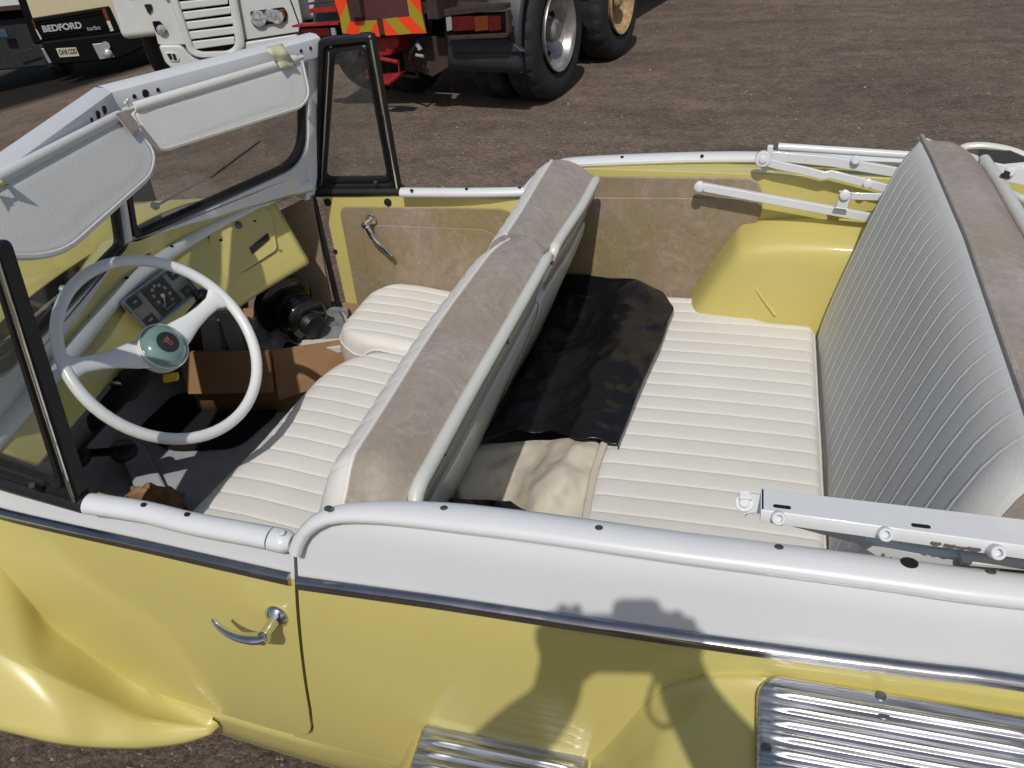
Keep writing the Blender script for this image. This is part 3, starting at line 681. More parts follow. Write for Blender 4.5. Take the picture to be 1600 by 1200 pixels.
# rear view mirror bracket stub on the dash rail
# ---- vent windows ----
def vent(side):
    VW = empty('vent_window', '', ''); del VW['label']; del VW['category']; VW.parent = CAR
    if side > 0:
        yv = .62; q = [P(502, 60, y=yv - .03), P(584, 52, y=yv - .03), P(626, 296, y=yv), P(496, 296, y=yv)]
        q[0].x = P(500, 62, y=yv - .03).x
    else:
        A = P(134, 782, y=-.685); B = P(0, 362, y=-.655); d = (A - B).normalized(); ztop = 1.345; t = (ztop - A.z) / d.z
        top = A + d * t; q = [Vector((-1.105, -.655, 1.335)), top, A, Vector((-1.20, -.665, .955))]
    n = (q[1] - q[0]).cross(q[3] - q[0]).normalized()
    if n.y > 0: n = -n
    rl = roundpoly(q, [.015, .015, .01, .01], 4)
    c = sum(q, Vector()) / 4
    def ins(k): return [p + ((c - p).normalized() * 0 + Vector((math.copysign(1, c.x - p.x), 0, 0)) * k * .9 + Vector((0, 0, math.copysign(1, c.z - p.z))) * k) for p in q]
    def rng(k, d, r): return [p + n * d for p in roundpoly(ins(k), r, 5)]
    R4 = [.012] * 4
    rows = [rng(0, -.012, R4), rng(0, .010, R4), rng(.004, .014, R4), rng(.014, .014, R4), rng(.018, .006, R4), rng(.022, .004, R4), rng(.025, .010, [.02] * 4), rng(.033, .010, [.02] * 4), rng(.036, .002, [.022] * 4), rng(.036, -.010, [.022] * 4), rng(.018, -.014, R4)]
    mesh('vent_frame', grid(rows + [rows[0]], cv=True), BLK, VW, ang=35)
    mesh('vent_glass', prism(rng(.034, -.002, [.02] * 4), -n * .003), GLS, VW, ang=20)
    # bright rear edge and catch
    mesh('bright_edge', tube([q[2] + n * .016 + Vector((-.004, 0, .01)), q[1] + n * .016 + Vector((-.003, 0, -.01))], .003, 8), CHR, VW)
    mesh('inner_trim', tube([ins(.028)[3] + n * .011, ins(.028)[0] + n * .011], .0028, 8), DCHR, VW)
    # thick rubber foot
    bp = [q[3] + Vector((-.006, 0, -.004)), q[3].lerp(q[2], .5) + Vector((0, 0, -.004)), q[2] + Vector((.004, 0, -.002))]
    mesh('rubber_foot', tube(bp, [.017, .017, .014], 12, up=(0, 0, 1), r2=.022), BLK, VW)
    mesh('catch', [tube([q[2].lerp(q[3], .25) + n * .014 + Vector((0, 0, .012)), q[2].lerp(q[3], .25) + n * .03 + Vector((0.006, 0, .035))], .005, 8)], RUST, VW)
    return VW
vent(1); vent(-1)

# ---------------- cabin: floor, inner walls ----------------
fl = [[Vector((x, y, interp(x, [-1.75, -1.66, -1.0, -.6, -.3, .3, 1.0], [.60, .365, .362, .36, .36, .36, .36]))) for y in [lerp(-.665, .665, k / 20) for k in range(21)]] for x in [lerp(-1.75, 1.0, k / 50) for k in range(51)]]
CF = mesh('cabin_floor', grid(fl), FLO, CAR, solid=.01, off=0, ang=60)
# gearbox cover and the black opening beside it
hol = roundpoly([P(270, 618, z=.375), P(395, 600, z=.375), P(440, 640, z=.375), P(372, 700, z=.375), P(262, 706, z=.375), P(215, 668, z=.375)], [.05] * 6, 5)
mesh('floor_mat', prism([q + Vector((0, 0, .0)) for q in hol], (0, 0, .006)), mat('black_carpet', (.006, .006, .006), .95), CF, ang=30)
rp = [P(168, 668, z=.40), P(208, 662, z=.40), P(262, 768, z=.375), P(218, 780, z=.375)]
mesh('floor_rib', prism(rp, (0, 0, .012)), FLO, CF, bevel=.006)
pc_ = P(194, 704, z=.52)
mesh('pedal', [lathe([(.030, -.014), (.033, -.004), (.032, .004), (.026, .009), (.012, .0105)], pc_, (.55, -.1, .8), 28), tube([pc_, pc_ + Vector((-.14, 0, -.03)), pc_ + Vector((-.2, 0, .0))], .011, 8)], BLK, CAR, ang=40)
pc2 = P(120, 712, z=.53)
mesh('pedal', [lathe([(.030, -.014), (.033, -.004), (.032, .004), (.026, .009), (.012, .0105)], pc2, (.55, -.1, .8), 28), tube([pc2, pc2 + Vector((-.14, 0, -.03)), pc2 + Vector((-.2, 0, .0))], .011, 8)], BLK, CAR, ang=40)
# far inner walls: door, kick panel, quarter trim
YD = .60
dq = [P(502, 303, y=YD), P(822, 303, y=YD)]
xa, xb = P(500, 300, y=YD).x, -.535
mesh('inner_door', prism([Vector((xa, YD + .006, .928)), Vector((xb, YD + .006, .93)), Vector((xb, YD + .006, .40)), Vector((xa + .01, YD + .006, .40))], (0, .06, 0)), YEL, CAR, bevel=.004)
ID = bpy.data.objects[-1] if False else [o for o in COL.objects if o.name == 'inner_door'][0]
# trim board with a padded upper band
tb = roundpoly([P(529, 323, y=YD), P(800, 327, y=YD), P(826, 370, y=YD), Vector((-.60, YD, .45)), Vector((-1.128, YD, .45))], [.03, .07, .02, .02, .02], 6)
mesh('door_trim', prism(tb, (0, .006, 0)), TAUD, ID, bevel=.003)
pb = roundpoly([P(566, 350, y=YD), P(770, 358, y=YD), P(800, 400, y=YD), Vector((-.62, YD, .46)), Vector((-1.085, YD, .46))], [.02, .05, .02, .02, .02], 6)
mesh('door_trim_pad', prism([q + Vector((0, -.0045, 0)) for q in pb], (0, .005, 0)), TAUD, ID, bevel=.003, bseg=3)
for q in ((512, 316), (606, 316)): p = P(*q, y=YD + .005); mesh('rubber_plug', lathe([(.011, -.002), (.011, .002), (.008, .004)], p, (0, -1, 0), 16), DCHR if 0 else HOLE, ID)
p = P(524, 393, y=YD + .005); mesh('lock_hole', lathe([(.007, -.002), (.007, .002), (.005, .002)], p, (0, -1, 0), 14), HOLE, ID)
# inner handle
h0 = P(580, 343, y=YD - .004); h1 = P(612, 400, y=YD - .035)
mesh('inner_handle', [lathe([(.017, 0), (.016, .006), (.010, .012), (.008, .03), (.012, .036), (.011, .044), (.005, .048)], h0, (0, -1, 0), 22),
    tube(cr([h0 + Vector((0, -.038, 0)), h0.lerp(h1, .3) + Vector((-.004, -.030, -.002)), h0.lerp(h1, .65) + Vector((-.006, -.012, 0)), h1], 22), [lerp(.008, .0095, i / 10) if i < 10 else lerp(.0095, .006, (i - 10) / 12) for i in range(22)], 12, r2=[lerp(.008, .006, i / 22) for i in range(22)])], CHR, ID)
# far door rail cap
dr = cr([P(627, 300.5, z=.945), P(730, 301, z=.948), P(800, 300, z=.948), P(828, 299, z=.948)], 20)
FRC = mesh('rail_cap', tube(dr, .0125, 14, up=(0, 0, 1), r2=.018), WHT, ID)
screws(ID, [P(643, 297, z=.959), P(729, 295, z=.961), P(812, 293, z=.961)], (0, -.1, 1), .0048, HOLE)
# weatherstrip at the front edge of the far door, and the kick panel
a, b = P(489, 306, y=.585), P(529, 478, y=.585)
mesh('weatherstrip', tube([a, b, b + (b - a) * .6], .0085, 10), BLK, CAR)
kp = [Vector((-1.19, .575, .93)), Vector((-1.21, .575, .35)), Vector((-1.72, .54, .40)), Vector((-1.72, .54, .80)), Vector((-1.40, .56, .84))]
mesh('kick_panel', prism(kp, (0, .01, 0)), TAUD, CAR, bevel=.002)
kpn = [Vector((q.x, -q.y - .05, q.z)) for q in kp]; mesh('kick_panel', prism(kpn, (0, .01, 0)), TAUD, CAR, bevel=.002)
mesh('firewall', grid([[Vector((-1.74, y, z)) for y in (-.62, 0, .6)] for z in (.3, .6, 1.0)]), DRK, CAR, solid=.01)
# far quarter: inner yellow skin, cap, trim board
YQ = .665
far_cap = [P(826, 300, z=.95), P(838, 285, z=.968), P(852, 271, z=.985), P(872, 260, z=1.0), P(900, 254, z=1.003), P(1000, 249, z=1.003), P(1100, 246, z=1.003), P(1190, 246, z=1.003)]
l = far_cap[-1]; far_cap += [l + Vector((.3, .0, 0)), l + Vector((.8, -.03, -.01)), l + Vector((1.4, -.12, -.03))]
fc = cr(far_cap, 80)
FQ = mesh('far_quarter_panel', prism([Vector((-.545, YQ + .008, .93)), Vector((-.5, YQ + .008, .975)), Vector((-.44, YQ + .008, .995)), Vector((1.6, YQ + .008, .98)), Vector((1.6, YQ + .008, .34)), Vector((-.545, YQ + .008, .34))], (0, .07, 0)), YEL, CAR, bevel=.003)
mesh('rail_cap', tube(fc, .0135, 14, up=(0, 0, 1), r2=.026), WHT, FQ)
screws(FQ, [P(972, 245, z=1.016), P(1097, 243, z=1.016)], (0, -.1, 1), .0045, HOLE)
qt = roundpoly([Vector((-.53, YQ, .978)), P(895, 275, y=YQ), P(1180, 279, y=YQ), P(1192, 300, y=YQ), P(1190, 345, y=YQ), P(1140, 378, y=YQ), P(1084, 462, y=YQ), Vector((-.16, YQ, .45)), Vector((-.53, YQ, .45))], [.01, .01, .02, .03, .05, .03, .01, .01, .01], 6)
mesh('quarter_trim', prism(qt, (0, .008, 0)), TAUD, FQ, bevel=.004)
pb = roundpoly([Vector((-.53, YQ, .93)), P(900, 308, y=YQ), P(1186, 309, y=YQ), P(1188, 345, y=YQ), P(1139, 380, y=YQ), P(1086, 460, y=YQ), Vector((-.17, YQ, .45)), Vector((-.53, YQ, .45))], [.01, .01, .02, .05, .03, .01, .01, .01], 6)
mesh('quarter_trim_pad', prism([q + Vector((0, -.005, 0)) for q in pb], (0, .006, 0)), TAUD, FQ, bevel=.004, bseg=3)
# wheel housing inside
rows = []
for i in range(34):
    t = i / 33
    if t < .42:
        k = t / .42; a = Vector((lerp(-.158, -.02, k), YQ + .01, lerp(.60, .86, k) + .012 * math.sin(math.pi * k)))
    else: k = (t - .42) / .58; a = Vector((lerp(-.02, .9, k), YQ + .01, .86 + .02 * math.sin(min(1, k * 6) * math.pi / 2)))
    def at(yy, dz, dx): return Vector((a.x + dx, yy, max(.45, a.z + dz)))
    sl = sstep(0, .35, t)
    r = [a, at(.645, -.002, 0), at(.62, -.006, 0), at(.59, -.012, 0), at(.568, -.018, .004), at(.556, -.026, .007), at(.548, -.042, .01), at(.542, -.07, .014), at(.538, -.11, .018), at(.534, -.18, .02), at(.53, -.26, .02), at(.528, -.36, .02)]
    rows.append(r)
YELM = mat('yellow_inner_paint', (.575, .500, .155), .5, coat=.08, var=.05, vscale=4)
WH = mesh('wheel_housing', grid(rows), YELM, CAR, ang=55, merge=False)
# pressed rib on the housing
ra, rb = P(1166, 430, y=.545), P(1212, 492, y=.532)
mesh('pressed_rib', tube([ra, ra.lerp(rb, .5) + Vector((0, -.004, 0)), rb], [.001, .004, .006], 10, up=(0, -1, 0)), YEL, WH)
rows = [[Vector((q.x, -q.y - .05, q.z)) for q in r] for r in rows]; mesh('wheel_housing', grid(rows), YEL, CAR, ang=55)

# ---------------- seats ----------------
PH = (0, .03, .07, .16, .33, .5, .67, .84, .93, .97)
def pv(j, n): return (j // 10 + PH[j % 10]) / n if j < n * 10 else 1.0
def pleat(t, n):   # 0..1 across -> puff height 0..1 and stitched valley
    ph = (t * n) % 1; return (.55 * (1 - abs(2 * ph - 1) ** 10) + .45 * (1 - (2 * ph - 1) ** 2))
def cushion(name, xf, xr, y0, y1, ztop, n, nx=36, sub=7, rollx=.035, rolly=.03, corner=None, clip=None, skirt=.11, parent=None, wid=.0030, rear_open=False):
    """pleats run fore and aft; xf(y), xr(y) fore and rear edges, ztop(x)"""
    rows = []; m = n * 10
    for j in range(m + 1):
        v = pv(j, n); y = lerp(y0, y1, v); r = []; a = xf(y); b = xr(y)
        for i in range(nx + 1):
            u = i / nx; u = u * u * (3 - 2 * u) * .35 + u * .65; x = lerp(a, b, u); yy = y
            if clip: yy = min(y, clip(x))
            d1 = x - a; d2 = b - x; d3 = min(yy - y0, (clip(x) if clip else y1) - yy) if not clip else min(yy - y0, clip(x) - yy)
            dz = 0
            for d, rr in ((d1, rollx), (d2, rollx * .6), (d3, rolly)):
                if d < rr: dz += rr * .8 * (1 - math.sqrt(max(0, 1 - (1 - max(0, d) / rr) ** 2)))
            edge = min(1, max(0, min(d1, d2, d3)) / .02)
            r.append(Vector((x, yy, ztop(x) - min(dz, rollx) + wid * pleat(v, n) * (.25 + .75 * edge))))
        rows.append(r)
    # boundary skirt
    bd = [r[0] for r in rows] + rows[-1][1:] + [r[-1] for r in rows[::-1]][1:] + rows[0][::-1][1:-1]
    low = [Vector((p.x, p.y, p.z - skirt)) for p in bd]; mid = [Vector((p.x, p.y, p.z - .004)) for p in bd]
    c = sum(bd, Vector()) / len(bd)
    mid2 = [p + (p - c).normalized() * .004 + Vector((0, 0, -.02)) for p in bd]
    o = mesh(name, grid(rows), VIN, parent, ang=80)
    mesh('seat_box', grid([bd, mid, mid2, low], cv=True), BEI, o, ang=60)
    mesh('piping', tube([p + Vector((0, 0, -.002)) for p in bd[::2]], .0032, 6, closed=True), VIN, o)
    return o
ycl = lambda x: interp(x, [-.5, -.045, -.02, .02, .05, .075, .5], [.652, .648, .635, .575, .548, .540, .535])
RS = empty('rear_seat', '', ''); del RS['label']; del RS['category']; RS.parent = CAR
cushion('seat_cushion', lambda y: -.262, lambda y: .185, -.66, .652, lambda x: .650 + .004 * math.sin((x + .26) * 6), 26, clip=ycl, parent=RS, skirt=.2)
FS = empty('front_seat', '', ''); del FS['label']; del FS['category']; FS.parent = CAR
def cf(xfront, y0, y1, r):
    def f(y):
        d = min(y - y0, y1 - y); return xfront + (r - math.sqrt(max(0, r * r - (r - d) ** 2)) if d < r else 0)
    return f
zt_f = lambda x: interp(x, [-1.1, -.9, -.55], [.672, .662, .615])
cushion('passenger_cushion', cf(-1.05, .262, .60, .10), lambda y: -.57, .262, .60, zt_f, 7, parent=FS, rollx=.05, skirt=.1)
def driver_f(y):
    return interp(y, [-.66, -.45, -.33, -.2, 0, .08, .14, .18, .21, .228, .238], [-1.035, -1.03, -1.02, -1.005, -1.00, -.995, -.98, -.955, -.92, -.88, -.83])
cushion('driver_cushion', driver_f, lambda y: -.57, -.66, .24, zt_f, 18, parent=FS, rollx=.05, skirt=.1)
# front backrests. profile (x, z) from cushion level up the pleated face to the top piping
def backrest(name, y0, y1, xp, zp, xt, zt, n, rcL, rcR, parent, bulge=.0):
    """xp,zp = top piping line; xt,zt = rear tube line (functions of y)"""
    rows = []; m = n * 10
    face = [(-.165, -.44), (-.155, -.38), (-.130, -.30), (-.10, -.22), (-.082, -.14), (-.060, -.08), (-.046, -.045), (-.032, -.020), (-.013, -.005), (0, 0)]
    for j in range(m + 1):
        v = pv(j, n); y = lerp(y0, y1, v); p = pleat(v, n); r = []
        for k, (dx, dz) in enumerate(face):
            e = 1 if k < 8 else (.5 if k == 8 else 0); nx_ = -.9; r.append(Vector((xp(y) + dx - .0028 * p * e, y, zp(y) + dz + .0012 * p * e)))
        rows.append(r)
    B = empty(name, '', ''); del B['label']; del B['category']; B.parent = parent
    BK = mesh('pleated_face', grid(rows), VIG if False else VIN, B, ang=80)
    ys = [lerp(y0, y1, i / 40) for i in range(41)]
    mesh('piping', tube([Vector((xp(y), y, zp(y) + .001)) for y in ys], .0036, 8), VIN, BK)
    top = []
    for y in ys:
        a = Vector((xp(y), y, zp(y))); b = Vector((xt(y) - .010, y, zt(y) + .004))
        top.append([a.lerp(b, t) + Vector((0, 0, .016 * math.sin(math.pi * min(1, t * 1.05)) ** .8 if t < .95 else 0)) for t in [k / 12 for k in range(13)]])
    # ends
    def endcap(r, s):
        c = [r[0] + Vector((-.0, s * .002, -.01)), r[0]] + r[1:]
        return c
    e0 = [Vector((p.x, p.y + .003, p.z - .05)) for p in top[0]]; e1 = [Vector((p.x, p.y - .003, p.z - .05)) for p in top[-1]]
    mesh('padded_top', grid([e0] + top + [e1]), TAU, B, ang=60)
    for yy, s in ((y0, 1), (y1, -1)):
        prof = [Vector((xp(yy) + dx, yy + s * .002, zp(yy) + dz)) for dx, dz in face] + [Vector((xt(yy) - .012, yy + s * .002, zt(yy)))] + [Vector((xt(yy) - .165, yy + s * .002, zt(yy) - .42))]
        mesh('side_gusset', prism(prof, (0, s * .01, 0)), TAU, B, ang=20)
    # rear frame: tube on top, curled down at both ends, and the shell panel
    tb_ = [Vector((xt(ys[1]) - .03, y0 + .012, zt(y0) - .07)), Vector((xt(y0) - .008, y0 + .010, zt(y0) - .02)), Vector((xt(y0), y0 + .018, zt(y0) - .003))] + [Vector((xt(y), y, zt(y))) for y in ys[2:-2]] + [Vector((xt(y1), y1 - .018, zt(y1) - .003)), Vector((xt(y1) - .008, y1 - .010, zt(y1) - .02)), Vector((xt(y1) - .03, y1 - .012, zt(y1) - .07))]
    mesh('frame_tube', tube(tb_, .0112, 12), IVP, B)
    sh = []
    for y in ys:
        sh.append([Vector((xt(y) + dx, y, zt(y) + dz)) for dx, dz in ((.002, -.008), (-.012, -.016), (-.016, -.03), (-.042, -.115), (-.044, -.120), (-.034, -.128), (-.042, -.16), (-.07, -.23), (-.115, -.33), (-.15, -.42))])
    mesh('rear_shell', grid(sh), IVP, B, ang=40, solid=.003)
    tr = []
    for y in [lerp(y0 + .05, y1 - .03, i / 20) for i in range(21)]: tr.append([Vector((xt(y) + dx + .004, y, zt(y) + dz)) for dx, dz in ((-.008, -.026), (-.040, -.118))])
    mesh('rear_trim_strip', grid(tr), TAU, B, solid=.002)
    return B
DP = [(500, 790), (520, 752), (545, 715), (620, 620), (680, 535), (740, 450), (797, 358)]
dpw = [P(*q, z=1.035) for q in DP]; DT = [(637, 772), (665, 728), (700, 682), (760, 580), (815, 484), (860, 402)]
dtw = [P(*q, z=1.002) for q in DT]
def fn(l, k, ext0, lo, hi):
    l = sorted(l, key=lambda p: p.y); ys = [p.y for p in l]; vs = [p[k] for p in l]
    def f(y): return interp(y, ys, vs)
    return f
print('piping', [tuple(round(c, 3) for c in p) for p in dpw], 'tube', [tuple(round(c, 3) for c in p) for p in dtw])
xpD = lambda y: interp(y, [-.72, -.55, -.2, .1, .17, .19], [-.498, -.494, -.492, -.490, -.486, -.478]) 
xtD = lambda y: interp(y, [-.72, -.5, .08, .12], [-.405, -.402, -.395, -.395])
zpD = lambda y: 1.035 - .012 * sstep(.15, .19, y); ztD = lambda y: 1.002
backrest('driver_backrest', -.685, .135, lambda y: -.497 - .008 * math.sin(math.pi * sstep(-.65, .135, y)) + .014 * sstep(.02, .135, y), lambda y: 1.035 - .050 * sstep(-.62, -.69, y) - .010 * sstep(.08, .135, y), lambda y: -.402 + .007 * sstep(-.5, .1, y), lambda y: 1.002 - .035 * sstep(-.63, -.69, y), 16, 0, 0, FS)
backrest('passenger_backrest', .142, .600, lambda y: -.492 - .006 * sstep(.2, .6, y), lambda y: 1.033 + .004 * sstep(.2, .6, y), lambda y: -.393 + .012 * sstep(.16, .45, y), lambda y: .998, 9, 0, 0, FS)
for q, b in (((692, 706), 0), ((791, 533), 0), ((860, 410), 0), ((899, 340), 1), ((925, 297), 1)):
    p = P(*q, z=.985); screws(FS, [p + Vector((.004, 0, 0))], (1, 0, .2), .006)
# rear backrest
RPZ = 1.13
xpR = lambda y: interp(y, [-.6, .0, .4, .54], [.335, .352, .350, .346])
rpts = [P(*q, z=RPZ) for q in ((1455, 219), (1519, 376), (1560, 490), (1600, 590))]; print('rear piping', [tuple(round(c, 3) for c in p) for p in rpts])
rows = []; n = 23; y0, y1 = -.60, .545
face = [(-.155, -.52), (-.148, -.46), (-.132, -.38), (-.110, -.29), (-.086, -.20), (-.060, -.11), (-.043, -.060), (-.030, -.033), (-.017, -.014), (-.006, -.003), (0, 0)]
def nar(z):     # the far edge rounds in towards the top
    return 0
for j in range(n * 10 + 1):
    v = pv(j, n); y = lerp(y0, y1, v); p = (.4, 1.0, .25, .32, .45, .5, .45, .3, .15, -.1)[j % 10]; r = []
    e = min((y1 - y) / .05, (y - y0) / .05, 1); rb = .03 * (1 - math.sqrt(max(0, 1 - (1 - max(0, e)) ** 2)))
    for k, (dx, dz) in enumerate(face):
        q = 1 if k < 7 else (.6, .3, .1, 0)[k - 7]
        r.append(Vector((xpR(y) + dx - .0016 * p * q + rb * (1 if k < 9 else .3), y, RPZ + dz + .0008 * p * q)))
    rows.append(r)
RB = empty('rear_backrest', '', ''); del RB['label']; del RB['category']; RB.parent = RS
mesh('pleated_face', grid(rows), VIG, RB, ang=80)
ys = [lerp(y0, y1, i / 40) for i in range(41)]
mesh('piping', tube([Vector((xpR(y), y, RPZ + .002)) for y in ys], .0048, 8), TAU, RB)
top = []
for y in ys:
    e = min(1, (y1 - y) / .08, (y - y0) / .08); dz0 = -.03 * (1 - math.sqrt(max(0, 1 - (1 - max(0, e)) ** 2)))
    a = Vector((xpR(y), y, RPZ)); b = Vector((xpR(y) + .125, y, RPZ - .035)); top.append([a.lerp(b, t) + Vector((0, 0, .022 * math.sin(math.pi * t) + dz0 * min(1, t * 4) - .02 * t ** 3)) for t in [k / 12 for k in range(13)]])
mesh('padded_top', grid([[Vector((p.x, p.y + .002, p.z - .06)) for p in top[0]]] + top + [[Vector((p.x, p.y - .002, p.z - .06)) for p in top[-1]]]), TAU, RB, ang=60)
for yy, s in ((y0, 1), (y1, -1)):
    prof = [Vector((xpR(yy) + dx + .03 * (k < 9), yy - s * .000, RPZ + dz)) for k, (dx, dz) in enumerate(face)] + [Vector((xpR(yy) + .12, yy, RPZ - .04)), Vector((xpR(yy) + .10, yy, RPZ - .5))]
    mesh('side_gusset', prism(prof, (0, s * .012, 0)), VIG if yy > 0 else TAU, RB, ang=20)
mesh('frame_tube', tube([Vector((xpR(y) + .135, y, RPZ - .05)) for y in ys], .013, 12), IVP, RB)
mesh('rear_shell', grid([[Vector((xpR(y) + .135 + dx, y, RPZ - .05 + dz)) for dx, dz in ((0, 0), (.0, -.1), (-.03, -.45))] for y in ys]), IVP, RB, solid=.003)
for y in (.40, .18, -.05):
    p = Vector((xpR(y) + .140, y, RPZ - .036)); mesh('bolt', [lathe([(.009, 0), (.009, .005), (.006, .006), (.006, .012)], p, (.3, 0, 1), 6)], RUST, RB, ang=20)
# shelf behind and under the seats
mesh('rear_shelf', grid([[Vector((x, y, .60)) for y in (-.7, -.3, .3, .66)] for x in (.0, .3, .6, 1.2)]), WHT, CAR, solid=.01)

# ---------------- dashboard ----------------
NX = Vector((.86, -.0, .51)).normalized()
def nrm_dash(y):
    t = Vector((xdash(y + .03) - xdash(y - .03), .06, 0)).normalized(); up = Vector((-.51, 0, .86)); n = t.cross(up); n = n if n.x > 0 else -n; return n.normalized(), t
rows = []
for k in range(61):
    y = lerp(-.62, .47, k / 60); n, t = nrm_dash(y); dn = t.cross(n); dn = dn if dn.z < 0 else -dn; p = Vector((xdash(y), y, .957)); D_ = .07 + .06 * sstep(-.35, -.12, y) + .05 * sstep(.05, .2, y)
    rows.append([p + dn * d + n * h for d, h in ((-.01, -.008), (.012, .004), (.03, .006), (.08, .006), (D_, .006), (D_ + .012, .002), (D_ + .016, -.012), (D_ + .01, -.04))])
DF = mesh('dash_panel', grid(rows), YEL, DSH, solid=.003, off=0, ang=60)
def dplane(y, h=.0):
    n, t = nrm_dash(y); p = Vector((xdash(y), y, .957)); return (p + n * (.006 + h), n)
# instrument cluster
ply = -.10; dp = dplane(ply, .016)
ic = [P(*q, pl=dp) for q in ((184, 476), (266, 414), (312, 456), (230, 520))]
cc = sum(ic, Vector()) / 4; n = dp[1]; ex_ = ((ic[1] - ic[0]) + (ic[2] - ic[3])).normalized(); ey_ = n.cross(ex_).normalized()
Wc = ((ic[1] - ic[0]).length + (ic[2] - ic[3]).length) / 2; Hc = ((ic[3] - ic[0]).length + (ic[2] - ic[1]).length) / 2
print('cluster', cc, Wc, Hc)
def cp(u, v, h=0): return cc + ex_ * u * Wc / 2 + ey_ * v * Hc / 2 + n * h
rr_ = rrect(Wc, Hc, .012)
GREY = mat('dial_grey', (.16, .17, .15), .45); DIAL = mat('dial_black', (.025, .025, .025), .4); LET = mat('dial_lettering', (.33, .33, .30), .6)
def rp_(w_, h_, r, cx=0, cy=0, h=0): return [cc + ex_ * (cx + a) + ey_ * (cy + b) + n * h for a, b in rrect(w_, h_, r)]
CL = mesh('instrument_cluster', prism(rp_(Wc, Hc, .012), n * .006), GREY, DSH, bevel=.002)
mesh('bezel', grid([rp_(Wc, Hc, .012, h=.004), rp_(Wc, Hc, .012, h=.010), rp_(Wc - .008, Hc - .008, .009, h=.010), rp_(Wc - .008, Hc - .008, .009, h=.005)], cv=True), DCHR, CL, ang=30)
mesh('speedometer_face', prism(rp_(Wc * .40, Hc * .80, .006, 0, 0, .0062), n * .001), DIAL, CL)
for sx, sy in ((-.36, .28), (.36, -.28), (-.36, -.28), (.36, .28)):
    mesh('gauge_face', prism(rp_(Wc * .17, Hc * .26, .004, Wc * sx, Hc * sy, .0062), n * .001), DIAL, CL)
# dial is upright in the car: its top points to the rail
upd = (Vector((-.51, 0, .86)) - n * n.dot(Vector((-.51, 0, .86)))).normalized(); rgt = upd.cross(n)
pieces = []
for i, s_ in enumerate(('10', '20', '30', '40', '50', '60', '70', '80', '90')):
    a = math.radians(225 - i * 33.75); c = cc + (rgt * math.cos(a) + upd * math.sin(a)) * min(Wc * .2, Hc * .4) * .78 + n * .0078
    pieces.append(textv(s_, .011, basis(c, rgt, upd, n), .0002))
pieces.append(textv('MILES PER HOUR', .005, basis(cc - upd * Hc * .33 + n * .0078, rgt, upd, n), .0002))
pieces.append(textv('AMP', .007, basis(cc + ex_ * Wc * .36 + ey_ * Hc * .28 + n * .0078, rgt, upd, n), .0002)); pieces.append(textv('FUEL', .007, basis(cc - ex_ * Wc * .36 + ey_ * Hc * .28 + n * .0078, rgt, upd, n), .0002))
pieces.append(textv('OIL', .007, basis(cc + ex_ * Wc * .36 - ey_ * Hc * .28 + n * .0078, rgt, upd, n), .0002)); pieces.append(textv('TEMP', .007, basis(cc - ex_ * Wc * .36 - ey_ * Hc * .28 + n * .0078, rgt, upd, n), .0002))
for q_ in pieces: mesh('dial_lettering', q_, LET, CL, ang=10)
nd = (rgt * -.65 - upd * .76)
mesh('needle', [tube([cc + n * .010, cc + nd * .038 + n * .010], [.0016, .0006], 6), lathe([(.0055, .007), (.0055, .011), (.003, .0125)], cc, n, 14)], LET, CL)
# glove box lid with a recessed pull
gp = dplane(.42); gq = [P(*q, pl=gp) for q in ((320, 372), (392, 322), (420, 330), (431, 392), (352, 443))]
GB = mesh('glove_box_lid', prism([q + gp[1] * .004 for q in roundpoly(gq, [.025, .02, .015, .015, .03], 5)], gp[1] * .007), YEL, DSH, bevel=.003)
mesh('lid_gap', tube([q + gp[1] * .0045 for q in roundpoly(gq, [.025, .02, .015, .015, .03], 5)], .0016, 6, closed=True), HOLE, GB)
for kx, ky in ((300, 462), (318, 452)): mesh('dash_knob', lathe([(.003, 0), (.003, .014), (.008, .016), (.008, .022), (.004, .025)], P(kx, ky, pl=dplane(.12)), dplane(.12)[1], 16), BLKG, DSH)
mesh('lid_lock', lathe([(.010, .008), (.010, .014), (.006, .016)], P(369, 354, pl=gp), gp[1], 16), SCR, GB)
gx2 = [P(*q, pl=(gp[0] + gp[1] * .0115, gp[1])) for q in ((390, 387), (418, 364), (421, 374), (394, 397))]
mesh('lid_badge', prism(gx2, gp[1] * .002), DRK, GB)
# rail fittings: small lamp hood and toggle near the top of the wheel
q = P(228, 404, z=.975); mesh('rail_clamp', [box(q, (.03, .034, .03), Matrix.Rotation(.3, 3, 'Z')), lathe([(.009, -.02), (.011, 0), (.006, .01)], P(222, 425, z=.95), (.6, -.5, .4), 14)], DCHR, DSH, bevel=.004)
screws(DSH, [P(*q, z=.979) for q in ((398, 345), (345, 375), (268, 384), (198, 434), (136, 494))], (.2, 0, 1), .004, HOLE)
mesh('rusty_clip', [box(P(200, 390, z=.99), (.012, .03, .01), Matrix.Rotation(.4, 3, 'Z'))], RUST, DSH, bevel=.003)
mesh('brace_rod', tube([P(138, 495, z=.93), P(200, 545, z=.88)], .006, 8), DCHR, DSH)
